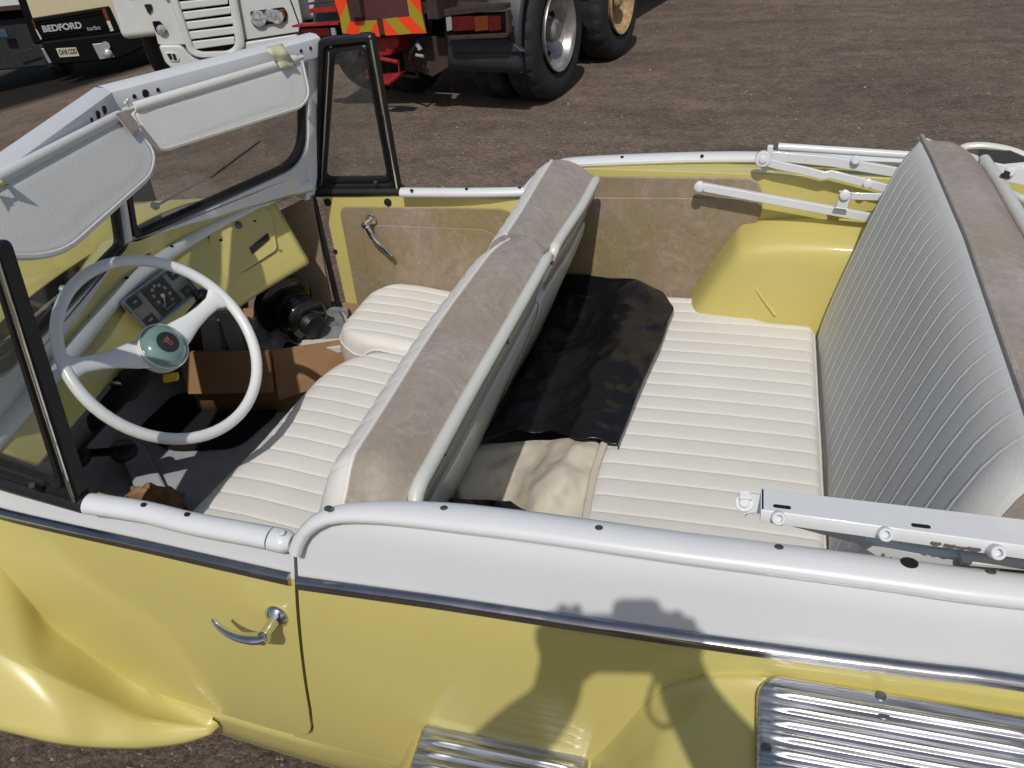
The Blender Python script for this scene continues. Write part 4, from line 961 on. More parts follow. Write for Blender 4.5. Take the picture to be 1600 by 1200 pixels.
# ---------------- steering ----------------
ang_, yaw_ = math.radians(50), math.radians(-8)
wn = Vector((math.sin(ang_) * math.cos(yaw_), math.sin(ang_) * math.sin(yaw_), math.cos(ang_)))
WC = Vector((-1.0606, -.292, .96)); WR = .19
e1 = Vector((0, 0, 1)).cross(wn).normalized(); e2 = wn.cross(e1)
WPL = (WC, wn)
SW = empty('steering_wheel', '', ''); del SW['label']; del SW['category']; SW.parent = CAR
SWM = mat('wheel_white_plastic', (.78, .79, .79), .22, coat=.5, var=.03)
ring = [WC + (e1 * math.cos(t) + e2 * math.sin(t)) * WR for t in [2 * math.pi * k / 72 for k in range(72)]]
mesh('rim', tube(ring, .0112, 14, closed=True, up=wn), SWM, SW)
def wp(px, py, h=0): return P(px, py, pl=(WC + wn * h, wn))
hubc = wp(256, 541)
def spoke(px, py, side):
    tip = wp(px, py); d = (tip - hubc); d2 = (tip - WC).normalized() * WR + WC - tip; tip = WC + (tip - WC).normalized() * (WR - .001); s = wn.cross((tip - hubc).normalized()); rows = []
    pts = [(0, .030), (.15, .031), (.32, .027), (.5, .019), (.68, .0155), (.84, .016), (.93, .024), (.985, .044), (1.0, .056)]
    for t, w_ in pts:
        c = hubc.lerp(tip, t) + wn * (-.022 * (1 - t) ** 1.0); th = lerp(.012, .0085, t)
        r = []
        for k in range(12):
            a = 2 * math.pi * k / 12; off_ = s * (w_ * math.cos(a)) + wn * (th * math.sin(a))
            q = c + off_
            if t > .9:
                rad = (q - WC); hh = rad.dot(wn); rad -= wn * hh; ra = rad.length; lim = WR + .0 
                q = WC + rad.normalized() * min(ra, lim) + wn * hh
                if t == 1.0: q = WC + rad.normalized() * lim + wn * hh * .6
            r.append(q)
        rows.append(r)
    return grid(rows, cv=True)
mesh('spokes', [spoke(103, 575, -1), spoke(352, 455, 1), lathe([(.020, -.07), (.034, -.045), (.044, -.030), (.047, -.018), (.044, -.006), (.03, -.002)], hubc, wn, 36)], SWM, SW, ang=60)
TEAL = mat('horn_button_resin', (.20, .31, .29), .15, coat=.8, var=.25, vscale=25)
HB = mesh('horn_button', lathe([(.045, -.010), (.0465, -.004), (.0455, .002), (.043, .004), (.042, .004), (.038, .010), (.029, .016), (.021, .0185), (.004, .0195)], hubc, wn, 40), TEAL, SW, ang=50)
mesh('button_ring', lathe([(.0485, -.006), (.0485, .0005), (.046, .002), (.0455, -.006)], hubc, wn, 40), IVP, HB)
mesh('button_centre', lathe([(.0215, .015), (.0215, .0195), (.014, .0215), (.002, .0222)], hubc, wn, 28), DIAL, HB)
EMR = mat('emblem_red', (.42, .10, .07), .4)
ur = (Vector((1, 0, 0)) - wn * wn.x).normalized(); wu = -ur; wr_ = wu.cross(wn)
mesh('emblem', [textv('W', .014, basis(hubc + wu * .003 + wn * .0222, wr_, wu, wn), .0004), textv('O', .011, basis(hubc - wu * .006 + wn * .0222, wr_, wu, wn), .0004)], [EMR], HB, ang=10)
mesh('column', [tube([hubc - wn * .04, hubc - wn * .62], .022, 14), tube([hubc - wn * .10, hubc - wn * .2], .030, 14)], DRK, SW)
l0 = hubc - wn * .10
mesh('gear_lever', tube([l0, P(205, 602, z=.86), P(120, 590, z=.89), P(88, 583, z=.90)], .006, 10), DCHR, SW)
mesh('shift_knob', [tube([l0, P(316, 464, z=.935)], .005, 8), lathe([(.004, -.018), (.013, -.012), (.0175, 0), (.015, .010), (.007, .0165), (.001, .0175)], P(316, 463, z=.94), wn, 20)], BLKG, SW)
mesh('yellow_tag', box(P(267, 590, z=.80), (.03, .02, .01), Matrix.Rotation(.5, 3, 'Z')), mat('yellow_tag', (.7, .55, .03), .5), SW)

# ---------------- folded hood frame ----------------
def bar(name, pts, w_, t_, parent, up=(0, 0, 1), bev=.002, m=None, ext=None):
    """flat bar with rectangular section w_ (along up) x t_"""
    pts = [Vector(p) for p in pts]; rows = []
    for i, p in enumerate(pts):
        a = pts[max(0, i - 1)]; b = pts[min(len(pts) - 1, i + 1)]; T = (b - a).normalized(); u = Vector(up); u = (u - T * u.dot(T)).normalized(); s = T.cross(u)
        ww = w_[i] if isinstance(w_, (list, tuple)) else w_
        rows.append([p + u * (ww / 2) + s * (t_ / 2), p + u * (ww / 2) - s * (t_ / 2), p - u * (ww / 2) - s * (t_ / 2), p - u * (ww / 2) + s * (t_ / 2)])
    v, f, m_ = grid(rows, cv=True); f += [(0, 1, 2, 3), tuple(len(v) - 4 + k for k in (3, 2, 1, 0))]; m_ += [0, 0]
    return mesh(name, (v, f, m_), m or WHT, parent, bevel=bev, ang=30)
HF = empty('folded_hood_frame', '', ''); del HF['label']; del HF['category']; HF.parent = CAR; HF['label'] = 'far side folded hood irons'
YB = .64
def fp(px, py, y=YB, e=0): return P(px, py, y=y)
bar('hood_arm', [fp(1188, 250), fp(1215, 258), fp(1255, 266), fp(1287, 274), fp(1298, 272), fp(1345, 284), fp(1384, 294), fp(1420, 297), fp(1470, 300)], .020, .008, HF)
bar('lower_arm', [P(1093, 291, y=.62), P(1350, 338, y=.62), P(1480, 362, y=.62)], .021, .014, HF)
mesh('pivot_boss', [lathe([(.019, -.008), (.019, .006), (.017, .008)], fp(1192, 248), (0, -1, .1), 22), lathe([(.009, .008), (.009, .012), (.005, .014)], fp(1192, 248), (0, -1, .1), 14)], WHT, HF)
mesh('pivot_tab', box(P(1203, 236, y=.66), (.014, .012, .03)), WHT, HF, bevel=.003)
mesh('pivot_boss', [lathe([(.0125, -.008), (.0125, .009), (.009, .011)], P(1093, 291, y=.613), (0, -1, .1), 18)], WHT, HF)
mesh('side_rail_tube', tube([P(1216, 229, y=.70), P(1430, 243, y=.70), P(1560, 262, y=.70)], .0095, 12), WHT, HF)
bar('side_rail', [P(1205, 243, y=.68), P(1300, 252, y=.68), P(1360, 262, y=.68), P(1440, 276, y=.68)], .024, .012, HF)
mesh('rivet', [lathe([(.011, 0), (.011, .006), (.008, .009)], P(1337, 250, y=.67), (0, -1, .2), 16)], WHT, HF)
mesh('rivet', [lathe([(.011, 0), (.011, .008), (.007, .010)], P(1356, 286, y=YB - .004), (0, -1, .2), 16)], WHT, HF)
bar('link_bracket', [P(1315, 325, y=.60), P(1322, 300, y=.60)], .028, .006, HF, up=(1, 0, 0))
mesh('rivet', [lathe([(.012, 0), (.012, .006), (.009, .008)], P(1320, 304, y=.597), (0, -1, .2), 18)], WHT, HF)
bar('short_link', [P(1325, 306, y=.615), P(1385, 308, y=.615), P(1440, 312, y=.615)], .018, .006, HF)
# stacked bows behind the rear backrest
loop = [P(1500, 240, y=.66), P(1508, 229, y=.68), P(1545, 228, y=.68), P(1590, 238, y=.68), P(1640, 262, y=.67), P(1680, 300, y=.64)]
mesh('hood_bow', tube(cr(loop, 30), .007, 10, r2=.009), IVP, HF)
lp2 = [P(1528, 236, y=.66), P(1580, 237, y=.66), P(1615, 252, y=.655), P(1560, 257, y=.65), P(1532, 252, y=.65)]
mesh('black_gusset', prism(lp2, (0, .01, 0)), BLK, HF)
bar('rear_side_plate', [P(1528, 262, y=.60), P(1620, 280, y=.60), P(1720, 300, y=.6)], .036, .008, HF)
mesh('bolt', [lathe([(.011, 0), (.011, .006), (.007, .010)], P(1578, 268, y=.594), (0, -1, .2), 16)], WHT, HF)
mesh('rear_bow_tube', tube(cr([P(1572, 300, y=.56), P(1600, 312, y=.5), P(1660, 345, y=.45)], 10), .008, 10), WHT, HF)
# near side irons: wide channel standing over the near rail
HN = empty('folded_hood_frame', '', ''); del HN['category']; HN.parent = CAR; HN['label'] = 'near side folded hood irons with long channel bar'
zc = 1.062
A0, A1, B1_, B0_ = P(1189, 763, z=zc), P(1640, 816, z=zc), P(1640, 858, z=zc), P(1189, 796, z=zc)
dv = (A1 - A0); 
def chan(t, lip): 
    a = A0.lerp(A1, t); b = B0_.lerp(B1_, t); return [a + Vector((0, 0, -.02)), a, b, b + Vector((0, -.004, -.006)), b + Vector((0, -.004, -.016)), b + Vector((0, .004, -.018))]
CHN = mesh('channel_bar', grid([chan(t / 20 * 2.2, 1) for t in range(21)]), WHT, HN, solid=.003, off=-1, ang=35, bevel=.0015)
e = [A0, B0_, B0_ + Vector((0, -.002, -.016)), A0 + Vector((0, 0, -.02))]
mesh('end_plate', prism(e, (.003, 0, 0)), WHT, HN)
nn = (0, 0, 1)
for px, py in ((1222, 792), (1439, 822)):
    c = P(px, py, z=zc + .0005); d = (A1 - A0).normalized(); mesh('slot', prism([c + d * a + Vector((-d.y, d.x, 0)) * b for a, b in rrect(.020, .0055, .0027)], (0, 0, .0006)), HOLE, CHN)
for px, py in ((1215, 808), (1381, 833), (1555, 861)):
    c = P(px, py, z=zc - .008); mesh('spacer_pin', [lathe([(.0085, -.004), (.0085, .008), (.0075, .010), (.0045, .010), (.004, .004)], c, (.1, -.8, .5), 18)], WHT, CHN, ang=30)
pv = P(1163, 785, z=1.045)
mesh('pivot_boss', [lathe([(.0115, -.006), (.0115, .003), (.0105, .004)], pv, (.0, -.8, .6), 22), lathe([(.006, .003), (.006, .006), (.005, .007)], pv, (0, -.8, .6), 14)], WHT, HN)
bar('hinge_tongue', [P(1162, 787, z=1.04), P(1178, 786, z=1.045), P(1215, 790, z=1.05)], [.026, .024, .02], .008, HN, up=(0, .5, .8))
mesh('hinge_ear', prism([P(1155, 778, z=1.055), P(1156, 765, z=1.06), P(1170, 766, z=1.06), P(1177, 779, z=1.055)], (0, 0, -.004)), WHT, HN, bevel=.001)
bar('under_arm', [P(1225, 806, z=1.02), P(1300, 826, z=1.0), P(1345, 838, z=1.0), P(1372, 856, z=.99), P(1430, 868, z=.98), P(1560, 880, z=.97)], .018, .012, HN)
mesh('rear_bow_base', tube([P(1500, 872, z=.985), P(1640, 884, z=.985)], .006, 10, r2=.01), IVP, HN)

# =====================================================================
# things lying in the car
# =====================================================================
from mathutils import noise
def crumple(p, s, a): return a * (noise.noise(p * s) + .4 * noise.noise(p * s * 2.3 + Vector((5, 1, 2))) + (.5 - abs(noise.noise(p * s * 1.4 + Vector((9, 9, 0))))) * 1.2 + (.3 - abs(noise.noise(p * s * 3.1 + Vector((2, 7, 0))))) * .5)
def sheet_px(name, L, R_, zf, nu, nv, amp, sc, m, label, cat, th=.0015, inner=None, hang=None):
    """a draped sheet between a left and a right border"""
    def edge(l, t):
        k = t * (len(l) - 1); i = min(int(k), len(l) - 2); f_ = k - i; return lerp(l[i][0], l[i + 1][0], f_), lerp(l[i][1], l[i + 1][1], f_)
    rows = []
    for i in range(nv + 1):
        t = i / nv; a = edge(L, t); b = edge(R_, t); r = []
        for j in range(nu + 1):
            u = j / nu; px, py = lerp(a[0], b[0], u), lerp(a[1], b[1], u)
            if nu == 90: py -= 13 * math.sin(math.pi * min(1, u * 1.35)) * t ** 5 - 3 * math.sin(u * 21) * t ** 8
            p = P(px, py, z=.64)
            for _ in range(3): p = P(px, py, z=zf(p, u, t))
            if p.y > .645: p = P(px, py, y=.645)
            e = min(1, min(u, 1 - u, t, 1 - t) * 9)
            p = p + Vector((0, 0, crumple(p, sc, amp) * (.35 + .65 * e))); r.append(p)
        rows.append(r)
    if hang:
        rows = [[r[0] + Vector(hang)] + r + [r[-1] + Vector((0, 0, -.02))] for r in rows]
    o = mesh(name, grid(rows), m, None, solid=th, off=0, sub=1, ang=75); tag(o, label, cat); return o
def zbag(p, u, t):
    z = .672 + .012 * math.exp(-((t - .1) / .1) ** 2)
    if p.x < -.27: z -= .06 * sstep(-.27, -.42, p.x) * sstep(.0, .5, t) + .02 * sstep(-.27, -.42, p.x)
    return z
bagL = [(868, 424), (866, 440), (862, 470), (848, 505), (832, 545), (812, 590), (790, 630), (752, 684)]
bagR = [(990, 438), (1036, 456), (1053, 482), (1044, 505), (1030, 545), (1012, 582), (999, 612), (982, 652), (966, 690)]
sheet_px('plastic_bag', bagL, bagR, zbag, 90, 100, .017, 7, BAG, 'black plastic sack spread over the rear seat cushion and footwell', 'plastic bag', hang=(-.05, 0, -.10))
def zbei(p, u, t): return .640 - .075 * sstep(-.28, -.46, p.x) - .03 * sstep(.5, 1, t) + .020 * math.sin(u * 9 + t * 3.5) * t ** .6
sheet_px('folded_cover', [(700, 700), (705, 730), (712, 760), (722, 790), (735, 830)], [(934, 684), (940, 700), (930, 740), (920, 780), (908, 830)], zbei, 50, 50, .014, 9, BEI, 'beige vinyl cover folded beside the black sack in the rear footwell', 'vinyl cover', th=.003, hang=(-.04, 0, -.06))
def zb2(p, u, t): return .600 + .012 * math.sin(u * 9)
sheet_px('plastic_bag', [(690, 779), (690, 800), (690, 840)], [(800, 783), (838, 806), (860, 850)], zb2, 24, 14, .010, 14, BAG, 'small piece of black plastic tucked against the near rail below the beige cover', 'plastic bag', hang=(-.04, 0, -.08))
# loose welt strips between cover and cushion are part of the cover pile
o = mesh('beige_strip', [tube(cr([P(944, 692, z=.66), P(928, 740, z=.655), P(914, 815, z=.65), P(908, 850, z=.65)], 16), .004, 8, r2=.008)], BEI); tag(o, 'narrow beige vinyl strip lying along the front edge of the rear cushion', 'vinyl strip')
# ---- big cardboard box in the passenger footwell ----
zr = .585
k0, k1, k2 = P(281, 549, z=zr), P(425, 547, z=zr), P(548, 529, z=zr); k3, k4 = P(580, 478, z=zr), P(512, 470, z=zr - .01)
k5 = k0 + (k4 - k2) * .9 + Vector((-.02, 0, 0))
BX = empty('cardboard_box', 'large open brown cardboard box full of parts in the passenger footwell', 'box', (k1.x, k1.y + .1, .37)); OB = BX.location
def loc(l): return [q - OB for q in l]
top_ = [k0, k1, k2, k3, k4, k5]
bot = [Vector((q.x, q.y, .375)) for q in top_]
wl = grid([loc(top_), loc([a.lerp(b, .5) for a, b in zip(top_, bot)]), loc(bot)], cv=True)
mesh('box_body', wl, CARD, BX, solid=.005, off=0, ang=30)
fl0 = [k0, k1, k1 + Vector((.0, -.035, -.115)), k0 + Vector((.02, -.035, -.115))]
mesh('box_flap', prism(loc([q + Vector((0, -.006, .002)) for q in fl0]), (0, -.004, 0)), CARD, BX)
fl1 = [k1 + Vector((.004, -.004, 0)), k2 + Vector((0, -.004, 0)), k2 + Vector((.01, -.03, -.10)), k1 + Vector((.02, -.05, -.13))]
mesh('box_flap', prism(loc(fl1), (0, -.004, 0)), CARD, BX)
o = mesh('carton', box(P(334, 520, z=.55), (.055, .06, .13), Matrix.Rotation(.2, 3, 'Y') @ Matrix.Rotation(.3, 3, 'Z')), WBOX, None, bevel=.002); tag(o, 'small grey-white carton leaning in the box left of the taller one', 'carton')
o = mesh('carton', box(P(370, 518, z=.56), (.05, .06, .16), Matrix.Rotation(-.05, 3, 'Y') @ Matrix.Rotation(.1, 3, 'Z')), WBOX, None, bevel=.002); tag(o, 'taller white carton standing in the box behind the wheel rim', 'carton')
cb = mat('clear_polythene', (.34, .37, .39), .3, var=.5, vscale=30, alpha=.75)
bl = []
for i in range(15):
    r = []
    for j in range(21):
        px, py = lerp(388, 545, j / 20), lerp(498, 548, i / 14) - 12 * j / 20; p = P(px, py, z=.56); r.append(p + Vector((0, 0, crumple(p, 22, .022))))
    bl.append(r)
o = mesh('polythene_bag', grid(bl), cb, None, solid=.001, off=0, sub=1); tag(o, 'crumpled clear polythene bag lying in the box in front of the black air cleaner', 'plastic bag')
# black air cleaner: wide disc, drum, collar and hose stub
ca, cb_ = P(446, 478, z=.635), P(517, 531, z=.60); ax = (cb_ - ca).normalized(); ax = (ax + Vector((0, 0, .02))).normalized(); Lc = (cb_ - ca).length
AC = None
def scl(l, k=1.25): return [(r * k, h) for r, h in l]
AC = empty('air_cleaner', 'glossy black round air cleaner lying on its side in the cardboard box', 'air cleaner', ca)
mesh('intake_disc', lathe(scl([(.052, -.035), (.070, -.028), (.074, -.014), (.072, .004), (.060, .012), (.050, .014)]), (0, 0, 0), ax, 40), BLKG, AC, ang=40)
mesh('drum', lathe(scl([(.049, .012), (.050, .05), (.050, .10), (.0535, .104), (.054, .108), (.052, .112), (.044, .118), (.030, .122)]), (0, 0, 0), ax, 40), BLKG, AC, ang=40)
mesh('clamp_band', lathe(scl([(.0505, .045), (.0525, .046), (.0525, .058), (.0505, .059)]), (0, 0, 0), ax, 40), BLK, AC, ang=30)
mesh('hose_stub', lathe(scl([(.026, .118), (.028, .124), (.025, .128), (.028, .134), (.025, .139), (.028, .145), (.026, .15), (.020, .152)]), (0, 0, 0), ax, 28), BLK, AC, ang=30)
pp = [P(530, 487, z=.585), P(536, 488, z=.60), P(546, 516, z=.60), P(541, 528, z=.58)]
o = mesh('crumpled_paper', grid([[pp[0], pp[1]], [pp[0].lerp(pp[3], .5) + Vector((.01, 0, 0)), pp[1].lerp(pp[2], .5) + Vector((0, .01, 0))], [pp[3], pp[2]]]), WBOX, None, solid=.001); tag(o, 'folded white paper sheet beside the air cleaner at the box end', 'paper')
o = mesh('carton', box(P(503, 541, z=.565), (.12, .05, .02), Matrix.Rotation(.25, 3, 'Z')), mat('cream_card', (.6, .58, .5), .6), None, bevel=.002); tag(o, 'flat cream card packet at the near edge of the box', 'packet')
# wrinkled brown box by the driver door
zz = .46
bp_ = [P(196, 774, z=zz), P(215, 760, z=zz), P(262, 772, z=zz), P(292, 790, z=zz), P(300, 812, z=zz), P(200, 800, z=zz)]
o = mesh('cardboard_box', grid([bp_, [q + Vector((0, 0, -.09)) for q in bp_]], cv=True), CARD, None, solid=.004, off=0); tag(o, 'torn brown cardboard box on the floor beside the driver door', 'box')
rows = [[P(lerp(205, 290, j / 14) , lerp(762, 806, i / 8) + 8 * j / 14, z=.44) for j in range(15)] for i in range(9)]
rows = [[q + Vector((0, 0, crumple(q, 20, .03))) for q in r] for r in rows]
o = mesh('brown_paper', grid(rows), CARD, None, solid=.001, sub=1); tag(o, 'crumpled brown paper spilling out of the torn box by the driver door', 'paper')

# =====================================================================
# the yard's lorries
# =====================================================================
def T2(root):     # pixel -> local coordinates of a lorry on its local plane y = yl
    bpy.context.view_layer.update(); MW = root.matrix_world.copy(); MI = MW.inverted()
    nrm = (MW.to_3x3() @ Vector((0, 1, 0)))
    def f(px, py, yl=0.0): return MI @ P(px, py, pl=(MW @ Vector((0, yl, 0)), nrm))
    return f
def tyre_parts(parent, x_out, y, z, R_=.50, W=.27, rimmat=None, inner=False, deep=True):
    """outer face at x_out, axle along +x"""
    s = 1; NS = 104; rows = []
    prof = [(.60, .02), (.70, 0), (.84, -.004), (.93, .010), (.975, .03), (.995, .05), (1.0, .065), (1.0, .10), (.985, .102), (.985, .110), (1.0, .112), (1.0, W / 2 - .008), (.982, W / 2 - .006), (.982, W / 2 + .006), (1.0, W / 2 + .008), (1.0, W - .112), (.985, W - .110), (.985, W - .102), (1.0, W - .10), (1.0, W - .065), (.975, W - .03), (.84, W), (.60, W - .02)]
    W_ = parent
    for k in range(NS):
        a = 2 * math.pi * k / NS; blk = (k % 4) in (0, 1, 2); r = []
        for i, (rr, d) in enumerate(prof):
            q = rr * R_
            if not blk and 4 <= i <= 19 and i not in (12, 13): q -= .010
            if k % 2 and 3 <= i <= 5: q -= .006
            r.append(Vector((x_out - d, y + q * math.cos(a), z + q * math.sin(a))))
        rows.append(r)
    t = mesh('tyre', grid(rows, cu=True), BLKT, W_, ang=35)
    if inner: return t
    rm = rimmat
    g_ = lathe([(.285, .012), (.292, -.006), (.288, -.014), (.278, -.010), (.262, .012), (.255, .05), (.245, .075), (.225, .10), (.20, .15), (.18, .155), (.17, .150), (.12, .150), (.11, .10), (.10, .09), (.085, .088), (.08, .03), (.06, .01), (.02, .008)], (x_out, y, z), (-1, 0, 0), 48, cap0=False)
    r = mesh('rim', g_, rm, W_, ang=35)
    for k in range(10):
        a = 2 * math.pi * k / 10; c = Vector((x_out - .152, y + .145 * math.cos(a), z + .145 * math.sin(a)))
        mesh('wheel_nut', lathe([(.014, -.004), (.014, .018), (.008, .022)], c, (1, 0, 0), 6), RUST, r, ang=20)
    for k in range(8):
        a = 2 * math.pi * (k + .5) / 8; c = Vector((x_out - .135, y + .205 * math.cos(a), z + .205 * math.sin(a)))
        mesh('hand_hole', lathe([(.030, -.03), (.030, .0), (.026, .006)], c, Vector((1, -.5 * math.cos(a), -.5 * math.sin(a))), 16, sc=(1, .8)), HOLE, r, ang=20)
    return t
BLKT = mat('tyre_rubber', (.028, .028, .030), .75, noise=(.013, .013, .014), vscale=9, bump=.3, bscale=80)
SRIM = mat('silver_rim', (.50, .50, .49), .35, .7, noise=(.22, .20, .18), vscale=7)
YRIM = mat('dirty_cream_rim', (.50, .38, .19), .7, noise=(.22, .13, .06), vscale=30)
MUDG = mat('mudguard_plastic', (.045, .05, .06), .5, var=.5, vscale=8)
REFL_R = mat('reflective_red', (.85, .06, .015), .4); REFL_Y = mat('reflective_yellow', (.34, .27, .02), .45)
LENR = mat('red_lens', (.13, .005, .007), .2, coat=.5, var=.5, vscale=25); LENO = mat('amber_lens', (.14, .03, .008), .25, coat=.5); LENG = mat('grey_lens', (.3, .3, .31), .25, coat=.5)
# ---------- red recovery tractor, tail towards us ----------
RT = empty('red_lorry', 'red six wheeled lorry seen from behind with orange and yellow chevron board', 'lorry', (-2.706, 5.31, gz(-2.7, 5.3)), math.radians(-11)); L = T2(RT)
def wheelset(parent, yy, side, rm, n=1):
    WE = empty('wheel', '', ''); del WE['label']; del WE['category']; WE.parent = parent
    x = 1.235 if side > 0 else -.56
    if side > 0:
        tyre_parts(WE, x, yy, .50, rimmat=rm); tyre_parts(WE, x - .32, yy, .50, inner=True)
    else:
        tyre_parts(WE, x + .27, yy, .50, inner=True); tyre_parts(WE, x + .59, yy, .50, inner=True)
wheelset(RT, 0, 1, SRIM); wheelset(RT, 1.36, 1, YRIM); wheelset(RT, 0, -1, SRIM); wheelset(RT, 1.36, -1, SRIM)
WE = empty('wheel', '', ''); del WE['label']; del WE['category']; WE.parent = RT; tyre_parts(WE, 1.235, 4.6, .5, rimmat=SRIM)
WE = empty('wheel', '', ''); del WE['label']; del WE['category']; WE.parent = RT; tyre_parts(WE, -.30, 4.6, .5, inner=True)
def LX(root, name, pieces, m, **k): return mesh(name, pieces, m, root, **k)
LX(RT, 'chassis_rail', box((.66, 2.1, .86), (.09, 5.9, .28)), RUST, bevel=.01); LX(RT, 'chassis_rail', box((.02, 2.1, .86), (.09, 5.9, .28)), RUST, bevel=.01)
LX(RT, 'axle', [tube([(-.5, 0, .5), (1.1, 0, .5)], .09, 12), lathe([(.12, -.2), (.2, -.1), (.2, .1), (.12, .2)], (.34, 0, .5), (1, 0, 0), 20)], DRK); LX(RT, 'axle', [tube([(-.5, 1.36, .5), (1.1, 1.36, .5)], .09, 12), lathe([(.12, -.2), (.2, -.1), (.2, .1), (.12, .2)], (.34, 1.36, .5), (1, 0, 0), 20)], DRK)
LX(RT, 'axle', tube([(-.5, 4.6, .5), (1.1, 4.6, .5)], .07, 12), DRK)
LX(RT, 'deck', box((.34, 1.6, 1.22), (1.5, 4.2, .12)), RED, bevel=.01)
cabp = roundpoly([(0, 3.6, 1.0), (0, 5.9, 1.0), (0, 5.9, 1.9), (0, 5.75, 2.9), (0, 3.7, 2.95)], [.05, .1, .1, .2, .1], 4)
CBN = LX(RT, 'cab', prism([Vector((-.6, p.y, p.z)) for p in cabp], (1.8, 0, 0)), RED, bevel=.03); LX(CBN, 'cab_window', box((1.205, 5.0, 2.3), (.02, .9, .6)), BLKG, bevel=.02); LX(CBN, 'rear_window', box((.3, 3.58, 2.3), (1.2, .06, .5)), BLKG, bevel=.02)
YL = -.74
def tri(l, yl, th, z=2.5, ox=400, oy=0): return prism([L(ox + a / z, oy + b / z, yl) for a, b in l], (0, th, 0))
# mudguards: curved shells over each rear pair
def guard(x0, x1):
    rows = []
    for k in range(25):
        a = math.radians(lerp(196, 10, k / 24)); r = .60; c = Vector((0, -r * math.cos(math.pi - a) * 1, .5 + r * math.sin(a)))
        yy = .60 * math.cos(a) * 1.02; zz_ = .50 + .60 * math.sin(a) * .98
        rows.append([Vector((x0, yy, zz_)), Vector((x0 + .03, yy * 1.03, (zz_ - .5) * 1.03 + .5)), Vector((x1 - .03, yy * 1.03, (zz_ - .5) * 1.03 + .5)), Vector((x1, yy, zz_))])
    return grid(rows)
for x0, x1 in ((.60, 1.215), (-.58, -.02)):
    LX(RT, 'mudguard', guard(x0, x1), MUDG, solid=.012, off=0, ang=40)
# flat mudflap end seen from behind
# tail lamps
bz = [L(400 + a / 2.5, b / 2.5, YL) for a, b in ((735, 60), (970, 50), (975, 120), (745, 132))]
TL = LX(RT, 'tail_lamp', prism(bz, (0, .06, 0)), BPL, bevel=.006)
for a0, a1, m_ in ((740, 762, LENG), (766, 850, LENR), (850, 905, LENO), (905, 955, LENR)):
    q = [L(400 + a / 2.5, b / 2.5, YL - .012) for a, b in ((a0, 66), (a1, 62), (a1 + 3, 118), (a0 + 5, 124))]; LX(TL, 'lens', prism(q, (0, .02, 0)), m_, bevel=.004)
LX(RT, 'lamp_bracket', [tri([(690, 42), (968, 18), (972, 38), (720, 66)], YL - .02, .10), tri([(745, 142), (990, 130), (978, 148), (760, 156)], YL - .02, .09), tri([(972, 40), (985, 42), (990, 130), (976, 128)], YL - .02, .05)], RUST, bevel=.004)
LX(RT, 'black_skirt', tri([(742, 150), (980, 150), (1050, 205), (770, 205)], -.66, .05), MUDG, bevel=.01)
lz = [L(400 + a / 2.5, b / 2.5, YL) for a, b in ((165, 108), (310, 104), (318, 140), (172, 150))]
TL2 = LX(RT, 'tail_lamp', prism(lz, (0, .06, 0)), BPL, bevel=.006)
LX(TL2, 'lens', prism([L(400 + a / 2.5, b / 2.5, YL - .012) for a, b in ((172, 112), (285, 108), (288, 140), (176, 146))], (0, .02, 0)), LENR, bevel=.004)
LX(TL2, 'lens', prism([L(400 + a / 2.5, b / 2.5, YL - .012) for a, b in ((290, 108), (306, 107), (312, 138), (294, 140))], (0, .02, 0)), LENG, bevel=.004)
LX(RT, 'lamp_bracket', [tri([(138, 100), (318, 88), (320, 98), (142, 108)], YL - .03, .10)], RED, bevel=.003)
LX(RT, 'step_bar', [tri([(205, 36), (312, 22), (314, 44), (205, 52)], YL + .02, .05)], RED, bevel=.003)
LX(RT, 'step_bar', [tri([(200, 12), (312, 0), (312, 8), (202, 20)], YL + .02, .05)], RUST, bevel=.003)
# chevron board
def zb_(l, yl=YL - .06, th=.004): return prism([L(460 + a / 6.667, b / 6.667, yl) for a, b in l], (0, th, 0))
HBD = LX(RT, 'chevron_board', zb_([(420, -160), (1290, -180), (1376, 348), (505, 372)], YL - .052, .012), RUST, ang=20)
LX(HBD, 'centre_panel', zb_([(545, -160), (1175, -170), (1195, 175), (585, 225)], YL - .056, .003), mat('faded_maroon', (.10, .03, .035), .7, var=.4, vscale=8), ang=20)
red_ = [[(395, -120), (425, 33), (475, 200), (545, 28), (530, -40), (460, -110)], [(530, 350), (575, 230), (712, 218), (665, 330), (690, 364)], [(800, 322), (858, 208), (892, 385), (810, 372)], [(918, 195), (940, 200), (1090, 362), (948, 372)], [(1065, 182), (1200, 172), (1376, 346), (1220, 350)], [(1190, 0), (1160, -140), (1290, -140), (1328, 145)]]
yel_ = [[(475, 200), (545, 28), (585, 225), (530, 352), (500, 345)], [(712, 218), (858, 208), (800, 330), (665, 340)], [(940, 197), (1065, 182), (1220, 350), (1090, 362)], [(1200, 172), (1170, -20), (1190, 0), (1328, 145), (1370, 340)]]
LX(HBD, 'red_stripes', [zb_(q) for q in red_], REFL_R, ang=20); LX(HBD, 'yellow_stripes', [zb_(q) for q in yel_], REFL_Y, ang=20)
